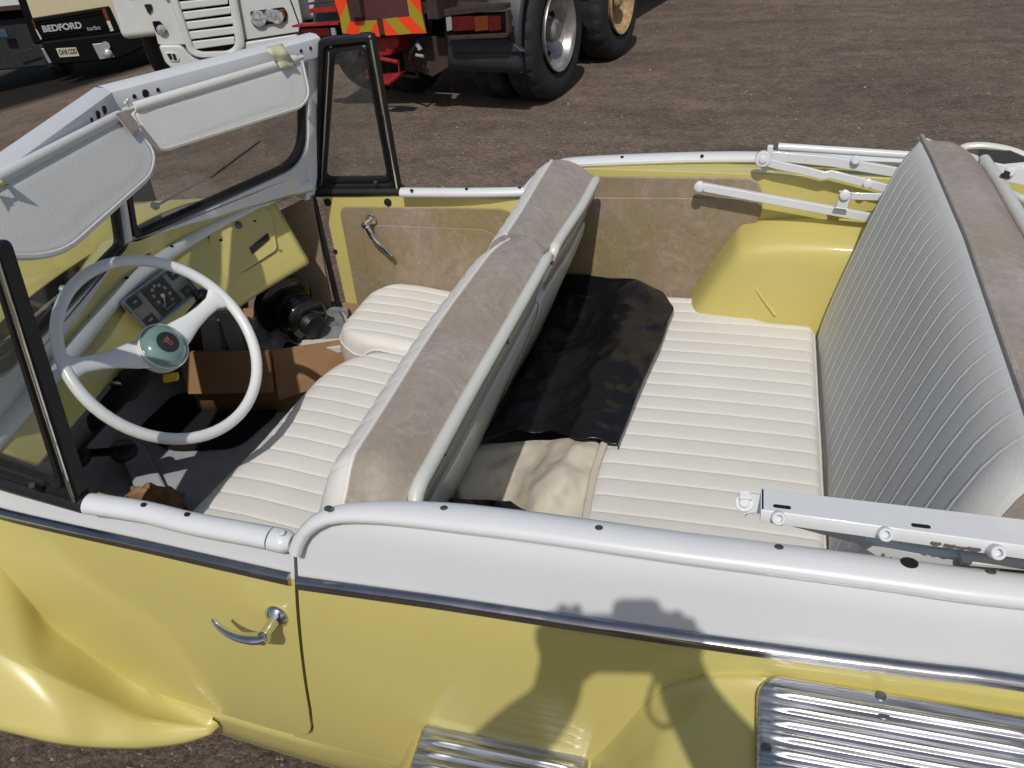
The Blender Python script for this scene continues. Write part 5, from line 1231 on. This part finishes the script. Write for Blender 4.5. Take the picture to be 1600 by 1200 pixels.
# coupling, shackle and rusty hangers under the board
LX(RT, 'tow_block', prism([L(460 + a / 6.667, b / 6.667, -.70) for a, b in ((700, 392), (1085, 388), (1082, 470), (1000, 575), (780, 600), (690, 560))], (0, .25, 0)), RED, bevel=.01)
sh = [L(460 + a / 6.667, b / 6.667, -.78) for a, b in ((760, 620), (900, 610), (1075, 645), (1105, 765), (985, 865), (900, 860), (760, 800))]
LX(RT, 'tow_jaw', [tube(sh, .016, 8, closed=True), prism([L(460 + a / 6.667, b / 6.667, -.78) for a, b in ((850, 800), (1100, 765), (985, 865), (900, 870))], (0, .08, 0))], RED, bevel=0, ang=30)
LX(RT, 'hanger_plate', tri([(640, 138), (742, 150), (752, 262), (690, 300), (650, 285)], -.62, .03), RUST, bevel=.004)
LX(RT, 'hanger_plate', tri([(560, 150), (652, 150), (672, 285), (585, 280)], -.50, .03), RUST, bevel=.004)
LX(RT, 'cross_member', box((.3, -.50, .95), (1.3, .12, .5)), RUST, bevel=.01)
LX(RT, 'air_coupling', [tube([L(652, 68, -.72), L(657, 78, -.72)], .018, 8), tube([L(650, 86, -.72), L(662, 88, -.72)], .012, 8)], LENG)
LX(RT, 'air_hose', tube(cr([L(655, 60, -.68), L(640, 92, -.72), L(652, 120, -.6), L(600, 110, -.4)], 16), .012, 8), BLK)
LX(RT, 'bracket_plate', [box((.52, -.60, 1.02), (.18, .06, .3)), box((.58, -.68, .93), (.1, .06, .1))], RUST, bevel=.008)

# ---------- white lorry, front towards us ----------
def front_root(px, py, depth, deg, lift, name, label):
    w_ = PD(px, py, depth); z0 = w_.z - lift; r = empty(name, label, 'lorry', (w_.x, w_.y, z0), math.radians(deg)); return r
WL = front_root(300, 108, 9.7, 27, .22, 'white_lorry', 'white lorry front with slatted grille parked beside the cream and black lorry'); L = T2(WL)
def z2(l, yl=0.0, th=.05, z=5.714, ox=200, oy=0): return prism([L(ox + a / z, oy + b / z, yl) for a, b in l], (0, th, 0))
def z2r(l, r, yl=0.0, th=.05): return prism(roundpoly([L(200 + a / 5.714, b / 5.714, yl) for a, b in l], r, 4), (0, th, 0))
UP = -420
LX(WL, 'front_panel', z2r([(-30, UP), (180, 150), (245, 300), (270, 400), (500, 400), (1040, 365), (1520, 300), (1560, 200), (1440, UP)], [.02] * 9, .02, .3), TWH, bevel=.03, bseg=3)
LX(WL, 'bumper', z2r([(270, 405), (470, 405), (560, 500), (660, 535), (900, 530), (1045, 375), (1510, 300), (1560, 420), (1500, 560), (1000, 640), (640, 640), (400, 625), (330, 560)], [.04] * 13, -.02, .4), TWH, bevel=.04, bseg=3)
gr = roundpoly([L(200 + a / 5.714, b / 5.714, -.05) for a, b in ((230, UP), (540, 480), (640, 520), (960, 500), (1045, 430), (1030, 300), (900, UP))], [.02, .10, .10, .12, .1, .1, .02], 6)
gi = roundpoly([L(200 + a / 5.714, b / 5.714, -.05) for a, b in ((310, UP), (590, 440), (660, 470), (900, 460), (962, 400), (950, 300), (830, UP))], [.02, .08, .08, .1, .08, .08, .02], 6)
LX(WL, 'grille_surround', grid([[q + Vector((0, .10, 0)) for q in gr], gr, [q.lerp(r, .2) + Vector((0, -.015, 0)) for q, r in zip(gr, gi)], [q.lerp(r, .85) + Vector((0, -.012, 0)) for q, r in zip(gr, gi)], gi, [q + Vector((0, .10, 0)) for q in gi]], cv=True), TWH, ang=45)
LX(WL, 'grille_mesh', prism([q + Vector((0, .06, 0)) for q in gi], (0, .01, 0)), BPL)
for k, (lx, ly, rx_, ry_) in enumerate(((330, 50, 895, -10), (370, 80, 890, 30), (410, 170, 915, 115), (460, 255, 935, 205), (505, 340, 955, 295), (560, 425, 950, 385), (290, -30, 880, -75), (255, -110, 860, -160), (220, -190, 845, -245))):
    if k == 0: continue
    LX(WL, 'slat', z2([(lx, ly - 52), (rx_, ry_ - 58), (rx_ + 4, ry_ + 8), (lx + 32, ly + 18)], -.035, .05), TWH, bevel=.012, ang=30)
HLM = mat('headlamp_glass', (.70, .72, .75), .2, .35, noise=(.10, .10, .11), vscale=22)
def lamp(parent, l, r, yl, name='headlamp'):
    o = LX(parent, name, z2r(l, r, yl, .03), BPL, bevel=.006); return o
LWH = mat('lamp_reflector_white', (.55, .57, .60), .2, noise=(.12, .12, .13), vscale=25)
H1 = lamp(WL, [(1090, 105), (1390, 65), (1420, 110), (1415, 190), (1130, 238), (1100, 200)], [.02] * 6, -.012)
LX(H1, 'lens', z2r([(1100, 115), (1385, 75), (1408, 115), (1400, 182), (1138, 228), (1110, 195)], [.02] * 6, -.02, .012), BLKG, bevel=.004)
for cx, cy, rr in ((1165, 165, .085), (1275, 135, .07), (1330, 150, .075)):
    c = L(200 + cx / 5.714, cy / 5.714, -.018); LX(H1, 'reflector', lathe([(rr, 0), (rr, .008), (rr * .8, .012), (rr * .5, .004), (rr * .2, .01)], c + Vector((0, -.004, 0)), (0, -1, 0), 24), LWH, ang=40)
c = L(200 + 1385 / 5.714, 120 / 5.714, -.02); LX(H1, 'indicator', box(c, (.05, .02, .09)), LENO, bevel=.008)
H2 = lamp(WL, [(212, 192), (285, 190), (350, 290), (250, 292)], [.02] * 4, -.012); LX(H2, 'reflector', lathe([(.05, 0), (.05, .01), (.02, .02)], L(252, 46, -.015), (0, -1, 0), 20), HLM)
FG = LX(WL, 'fog_lamp_cover', z2r([(325, 465), (420, 470), (460, 520), (455, 552), (370, 550)], [.03] * 5, -.035, .03), TWH, bevel=.008)
LX(FG, 'slot', [z2r([(345, 480), (382, 478), (400, 530), (375, 535)], [.01] * 4, -.04, .008)], HOLE); LX(FG, 'slot', [z2r([(392, 478), (420, 480), (440, 540), (410, 538)], [.01] * 4, -.04, .008)], HOLE)
LX(WL, 'corner_vent', z2r([(140, 40), (210, 38), (215, 90), (185, 130)], [.02] * 4, .0, .03), HOLE)
LX(WL, 'panel_gap', [tube([L(200 + 1450 / 5.714, 0, .018), L(200 + 1530 / 5.714, 220 / 5.714, .018)], .008, 6), tube([L(200 + 1045 / 5.714, 362 / 5.714, -.01), L(200 + 1520 / 5.714, 290 / 5.714, -.01)], .010, 6)], HOLE)
a = L(215, 0); b = L(470, 0)
cx_ = (a.x + b.x) / 2; HW = 1.25
cab_ = prism([Vector((cx_ - HW, .35, .55)), Vector((cx_ + HW, .35, .55)), Vector((cx_ + HW, .3, 3.6)), Vector((cx_ - HW, .3, 3.6))], (0, 2.0, 0))
CB2 = LX(WL, 'cab', cab_, TWH, bevel=.08, bseg=3); LX(CB2, 'windscreen', box((cx_, .29, 2.4), (2.1, .03, .8)), BLKG, bevel=.02)
LX(WL, 'upper_front', box((cx_, .22, 1.72), (2.3, .3, .9)), TWH, bevel=.05)
for sx in (-1, 1): 
    WE = empty('wheel', '', ''); del WE['label']; del WE['category']; WE.parent = WL; tyre_parts(WE, cx_ + (1.12 if sx > 0 else -.85), 1.2, .45, inner=True)
LX(WL, 'chassis', box((cx_, 2.8, .7), (1.0, 3.6, .4)), DRK, bevel=.02)
# ---------- cream and black lorry ----------
BL_ = front_root(100, 100, 12.6, 25, .34, 'cream_lorry', 'cream cabbed lorry with black ribbed grille and bumper left of the white lorry'); L = T2(BL_)
def z7(l, yl=0.0, th=.05): return prism([L(a / 5.333, b / 5.333, yl) for a, b in l], (0, th, 0))
def zB(px, py, yl): return L(40 + px / 10, 30 + py / 10, yl)
LX(BL_, 'cab_front', z7([(150, -300), (215, 0), (270, 158), (905, 58), (1000, 262), (1055, 245), (960, 0), (900, -300)], .02, .2), CREAM, bevel=.02)
LX(BL_, 'cab_corner', prism([L(945 / 5.333, 0, .02) + Vector((-.02, 0, .5)), L(1060 / 5.333, 240 / 5.333, .02), L(1240 / 5.333, 188 / 5.333, .12), L(1185 / 5.333, -10 / 5.333, .12) + Vector((0, 0, .5))], (0, .5, 0)), CREAM, bevel=.015)
GRB = LX(BL_, 'grille', z7([(262, 160), (912, 58), (1005, 262), (345, 345)], .0, .1), BPL, bevel=.01)
for t in (.12, .24, .76, .88):
    a = L(lerp(262, 345, t) / 5.333 + 3, lerp(160, 345, t) / 5.333, -.005); b = L(lerp(912, 1005, t) / 5.333 - 14, lerp(58, 262, t) / 5.333, -.005); LX(GRB, 'grille_rib', tube([a, b], .012, 6), BPL)
SIL = mat('silver_lettering', (.50, .50, .50), .35, .3)
a = zB(270, 205, -.01); b = zB(875, 140, -.01); xd = (b - a).normalized(); zd = Vector((0, -1, 0)).cross(xd) * -1; zd = zd if zd.z > 0 else -zd
ctr = (zB(270, 160, -.012) + zB(870, 95, -.012)) / 2; wd = (b - a).length; hd = (zB(300, 105, 0) - zB(320, 205, 0)).length
tb_ = textv('BEDFORD', hd * 1.35, basis(ctr, xd, zd, (0, -1, 0)), .006, sx=1.0, bold=.004); xs_ = [(q - ctr).dot(xd) for q in tb_[0]]; kx = wd / (max(xs_) - min(xs_))
tb_ = (tb_[0] and [q + xd * ((q - ctr).dot(xd) * (kx - 1)) for q in tb_[0]], tb_[1], tb_[2]); LX(GRB, 'lettering', tb_, SIL, ang=10)
c2_ = zB(1065, 138, -.012); wt = (zB(1170, 130, 0) - zB(960, 150, 0)).length; t2_ = textv('turbo', hd * .95, basis(c2_, xd, zd, (0, -1, 0)), .006); xs_ = [(q - c2_).dot(xd) for q in t2_[0]]; kx = wt / (max(xs_) - min(xs_))
LX(GRB, 'turbo_lettering', ([q + xd * ((q - c2_).dot(xd) * (kx - 1)) for q in t2_[0]], t2_[1], t2_[2]), SIL, ang=10)
LX(GRB, 'side_indicator', z7([(845, 75), (878, 70), (912, 165), (885, 172)], -.015, .03), LENO); LX(GRB, 'side_strip', z7([(886, 176), (914, 172), (948, 255), (920, 262)], -.015, .03), mat('pale_strip', (.5, .5, .48), .5))
LX(GRB, 'side_indicator', z7([(262, 165), (276, 163), (302, 240), (292, 244)], -.015, .03), LENO); LX(GRB, 'side_strip', z7([(294, 246), (304, 244), (350, 325), (338, 330)], -.015, .03), mat('pale_strip', (.5, .5, .48), .5))
BMP = LX(BL_, 'bumper', z7([(335, 350), (1010, 268), (1290, 200), (1310, 330), (1100, 450), (960, 500), (430, 545)], -.05, .35), BPL, bevel=.03)
PLT = LX(BL_, 'number_plate', prism([zB(475, 455, -.055), zB(785, 438, -.055), zB(842, 572, -.055), zB(535, 595, -.055)], (0, -.008, 0)), mat('plate_cream', (.50, .48, .36), .5), bevel=0)
pc_ = (zB(475, 455, -.066) + zB(842, 572, -.066)) / 2; pxd = (zB(842, 572, 0) - zB(535, 595, 0)).normalized(); pzd = Vector((-pxd.z, 0, pxd.x)); shear = (zB(475, 455, 0) - zB(535, 595, 0))
tp = textv('C418 COD', shear.length * .78, basis(pc_, pxd, pzd, (0, -1, 0)), .001, bold=.003); xs_ = [(q - pc_).dot(pxd) for q in tp[0]]; kx = (zB(842, 572, 0) - zB(535, 595, 0)).length * .88 / (max(xs_) - min(xs_))
LX(PLT, 'registration', ([q + pxd * ((q - pc_).dot(pxd) * (kx - 1)) for q in tp[0]], tp[1], tp[2]), HOLE, ang=10)
LP = LX(BL_, 'lamp_panel', prism([zB(1040, 385, -.055), zB(1265, 362, -.055), zB(1400, 590, -.055), zB(1165, 630, -.055)], (0, -.02, 0)), mat('silver_panel', (.35, .34, .36), .4, .3), bevel=.01)
LX(LP, 'headlamp', lathe([(.07, 0), (.07, .02), (.05, .04), (.01, .05)], zB(1285, 535, -.075), (0, -1, 0), 24), HLM); LX(LP, 'headlamp', lathe([(.06, 0), (.06, .015), (.045, .012), (.01, .02)], zB(1255, 410, -.075), (0, -1, 0), 24), LENG)
LX(BL_, 'lamp_panel', prism([zB(245, 455, -.055), zB(290, 452, -.055), zB(420, 680, -.055), zB(365, 688, -.055)], (0, -.02, 0)), mat('silver_panel', (.35, .36, .40), .35, .5), bevel=.008)
cx_ = (L(60, 30).x + L(200, 10).x) / 2
CB3 = LX(BL_, 'cab', prism([Vector((cx_ - 1.0, .25, 1.35)), Vector((cx_ + 1.0, .25, 1.35)), Vector((cx_ + .95, .3, 2.8)), Vector((cx_ - .95, .3, 2.8))], (0, 1.8, 0)), CREAM, bevel=.06); LX(CB3, 'windscreen', box((cx_, .26, 2.3), (1.7, .03, .6)), BLKG, bevel=.02)
LX(BL_, 'lower_cab', box((cx_, 1.15, 1.0), (1.9, 1.7, .8)), BPL, bevel=.04)
LX(BL_, 'chassis', box((cx_, 2.9, .75), (1.0, 4.4, .4)), DRK, bevel=.02)
for sx in (-1, 1):
    WE = empty('wheel', '', ''); del WE['label']; del WE['category']; WE.parent = BL_; tyre_parts(WE, cx_ + (1.0 if sx > 0 else -.75), 1.0, .42, R_=.42, W=.25, inner=True)
# ---------- lorry at the left edge: only the foot of its white body and its dark undercarriage show ----------
DL = front_root(20, 70, 13.4, 22, .4, 'box_lorry', 'white bodied lorry with dark undercarriage at the far left edge'); L = T2(DL)
a = L(44, 14, .0); LX(DL, 'box_body', box((a.x - 1.4, 1.6, a.z + 1.25), (2.8, 3.4, 2.4)), TWH, bevel=.02)
LX(DL, 'body_trim', box((a.x - 1.4, -.12, a.z + .05), (2.8, .04, .07)), RUST, bevel=.005)
LX(DL, 'undercarriage', [box((a.x - 1.2, 1.4, a.z - .45), (2.2, 2.6, .8))], BPL, bevel=.03)
LX(DL, 'dark_skirt', [box((a.x - .9, .2, a.z - .5), (2.6, .3, .75))], DRK, bevel=.03)
LX(DL, 'strut', tube([L(20, 85, -.1), L(52, 75, -.1)], .012, 6), DCHR); LX(DL, 'lens', box(L(4, 52, -.1), (.15, .04, .12)), mat('blue_grey_lens', (.05, .08, .11), .2), bevel=.01)
for xx in (-2.3, -.4):
    WE = empty('wheel', '', ''); del WE['label']; del WE['category']; WE.parent = DL; tyre_parts(WE, a.x + xx + .3, 1.3, .42, R_=.42, W=.25, inner=True)

# =====================================================================
# the photographer, standing at the near side; his shadow falls on the quarter panel
# =====================================================================
FW = Vector((RX.z, RY.z, RZ.z)); RT_ = Vector((RX.x, RY.x, RZ.x)); UP_ = -Vector((RX.y, RY.y, RZ.y))
def cp3(r, u, f): return CAM + RT_ * r + UP_ * u + FW * f
def skin(name, chains, rootk, m, parent=None, sub=2):
    """chains: list of [(point, radius), ...]; equal points are shared"""
    V_ = []; Rr = []; E_ = []; idx = {}
    def vid(p, r):
        k = tuple(round(c, 4) for c in p)
        if k not in idx: idx[k] = len(V_); V_.append(tuple(p)); Rr.append(r)
        return idx[k]
    for ch in chains:
        ids = [vid(p, r) for p, r in ch]; E_ += [(a, b) for a, b in zip(ids, ids[1:])]
    me = bpy.data.meshes.new(name); me.from_pydata(V_, E_, []); o = bpy.data.objects.new(name, me); COL.objects.link(o)
    md = o.modifiers.new('k', 'SKIN'); md.use_smooth_shade = True; sb = o.modifiers.new('s', 'SUBSURF'); sb.levels = sb.render_levels = sub
    sv = me.skin_vertices[0].data
    for i, r in enumerate(Rr): sv[i].radius = (r, r) if not isinstance(r, tuple) else r; sv[i].use_root = (i == idx[tuple(round(c, 4) for c in rootk)])
    bpy.context.view_layer.update()
    nm = bpy.data.meshes.new_from_object(o.evaluated_get(bpy.context.evaluated_depsgraph_get())); bpy.data.objects.remove(o)
    o = bpy.data.objects.new(name, nm); COL.objects.link(o); nm.materials.clear()
    for q in m: nm.materials.append(q)
    nm.polygons.foreach_set('use_smooth', [True] * len(nm.polygons))
    if parent: o.parent = parent
    return o
V3 = lambda *a: Vector(a)
pel = V3(.03, -1.90, .95); che = V3(.03, -1.86, 1.27); nkb = V3(.03, -1.83, 1.45); nk = V3(.03, -1.80, 1.53)
LW, RW_ = cp3(-.085, -.075, -.055), cp3(.088, -.070, -.055)
LE, RE = V3(-.235, -1.53, 1.40), V3(.29, -1.53, 1.40)
LS, RS_ = V3(-.15, -1.85, 1.43), V3(.21, -1.85, 1.43)
ch = [[(pel, .13), (V3(.03, -1.89, 1.10), .125), (che, .14), (nkb, .085), (nk, .058), (V3(.03, -1.785, 1.60), .075), (V3(.03, -1.77, 1.67), .082), (V3(.03, -1.775, 1.73), .06)],
      [(nkb, .085), (LS, .068), (LS.lerp(LE, .5), .055), (LE, .058), (LE.lerp(LW, .45), .054), (LE.lerp(LW, .8), .046), (LW, .033)], [(nkb, .085), (RS_, .068), (RS_.lerp(RE, .5), .055), (RE, .060), (RE.lerp(RW_, .45), .058), (RE.lerp(RW_, .8), .050), (RW_, .035)],
      [(pel, .13), (V3(-.07, -1.90, .88), .10), (V3(-.09, -1.89, .50), .062), (V3(-.10, -1.91, .12), .042), (V3(-.11, -1.80, .04), .038), (V3(-.115, -1.72, .035), .03)],
      [(pel, .13), (V3(.13, -1.90, .88), .10), (V3(.16, -1.87, .50), .062), (V3(.17, -1.90, .12), .042), (V3(.18, -1.79, .04), .038), (V3(.185, -1.71, .035), .03)]]
LP_, RP_ = cp3(-.070, -.030, -.05), cp3(.070, -.022, -.05)
ch += [[(LW, .033), (LP_, .034)], [(RW_, .035), (RP_, .036)]]
for sgn, pm in ((-1, LP_), (1, RP_)):
    for k, (r0, u0, r1, u1, r2, u2) in enumerate(((.066, .006, .060, .032, .046, .044), (.078, .004, .076, .030, .064, .046), (.088, -.004, .090, .020, .082, .038), (.094, -.016, .100, .002, .098, .020))):
        ch.append([(pm, .034 if sgn < 0 else .036), (cp3(sgn * r0, u0, -.038), .0105), (cp3(sgn * r1, u1, -.030), .0092), (cp3(sgn * r2, u2 * (1 if sgn < 0 else .75), -.034), .0075)])
    ch.append([(pm, .034 if sgn < 0 else .036), (cp3(sgn * .056, -.040, -.066), .012), (cp3(sgn * .050, -.028, -.078), .010), (cp3(sgn * .034, -.018, -.082), .0085)])
PER = skin('person', ch, pel, [SKIN, CLOTH, JEAN])
for p in PER.data.polygons:
    c = p.center
    hand = min((c - LP_).length, (c - RP_).length) < .075 or (c - CAM).length < .10
    p.material_index = 0 if hand or (c.z > 1.49 and abs(c.x - .03) < .12 and c.y < -1.64) else (2 if c.z < .93 else 1)
tag(PER, 'person in dark jacket and jeans holding up a camera, shadow falling on the yellow car', 'person')
hd = V3(.03, -1.765, 1.655)
mesh('hair', lathe([(.088, -.02), (.093, .02), (.088, .055), (.066, .085), (.03, .100)], hd + V3(0, -.022, .01), (0, -.25, 1), 24, sc=(.9, 1.08)), BLK, PER)
for sx in (-1, 1):
    mesh('eye', lathe([(.012, 0), (.009, .004), (.002, .006)], hd + V3(sx * .030, .072, .012), (0, 1, 0), 12), WBOX, PER)
    mesh('ear', lathe([(.022, -.004), (.024, .004), (.014, .008)], hd + V3(sx * .078, -.005, .0), (sx, .2, 0), 14, sc=(.7, 1)), SKIN, PER)
    mesh('shoe', [tube(cr([V3(-.10 if sx < 0 else .17, -1.93, .05), V3(-.108 if sx < 0 else .178, -1.82, .05), V3(-.118 if sx < 0 else .188, -1.68, .035)], 8), [.045, .05, .05, .048, .046, .042, .036, .02], 12)], BLK, PER)
mesh('nose', lathe([(.016, 0), (.013, .012), (.004, .022)], hd + V3(0, .072, -.012), (0, .9, -.25), 12), SKIN, PER)
mesh('mouth', box(hd + V3(0, .074, -.045), (.04, .006, .008)), EMR, PER, bevel=.002)
CMR = empty('camera_body', 'compact black camera held up in both hands of the person', 'camera', CAM - FW * .045); MR = Matrix(((RT_.x, UP_.x, -FW.x), (RT_.y, UP_.y, -FW.y), (RT_.z, UP_.z, -FW.z)))
mesh('body', box((0, 0, 0), (.115, .070, .032), MR), BLKG, CMR, bevel=.005)
mesh('lens_barrel', lathe([(.030, -.0), (.030, .022), (.026, .024), (.024, .036), (.012, .030)], FW * .004, FW, 28), BLK, CMR)
mesh('flash_hump', box(UP_ * .040 + RT_ * .022, (.060, .030, .03), MR), BLKG, CMR, bevel=.012, bseg=4)
mesh('wrist_strap', tube(cr([RT_ * .06 + UP_ * -.01, RT_ * .075 + UP_ * -.05, RT_ * .072 + V3(0, 0, -.13), RT_ * .055 + V3(0, 0, -.155), RT_ * .038 + V3(0, 0, -.13), RT_ * .045 + UP_ * -.05, RT_ * .058 + UP_ * -.012], 30), .0035, 8), BLK, CMR)

# small knocks in the paint of the near rail and channel bar
CHIP = mat('bare_metal_chip', (.12, .11, .10), .6)
for px, py, r_ in ((1462, 846, .0035), (1484, 850, .004), (1502, 853, .003), (1521, 855, .0045), (1240, 800, .0015)):
    c = P(px, py, z=zc - .010); mesh('paint_chip', prism([c + Vector((r_ * math.cos(a) * 1.6, -.0045, r_ * math.sin(a) * (.6 + .3 * math.sin(3 * a)))) for a in [k * math.pi / 5 for k in range(10)]], (0, .002, 0)), CHIP, CHN, ang=20)
for px, py in ((1484, 918), (1500, 915), (1160, 852), (1380, 867), (1392, 873)):
    c = P(px, py, z=1.0125 if py < 900 else 1.004); mesh('paint_chip', lathe([(.002, -.003), (.002, .0008), (.001, .001)], c, (0, -.4, 1), 7), CHIP, RC, ang=20)
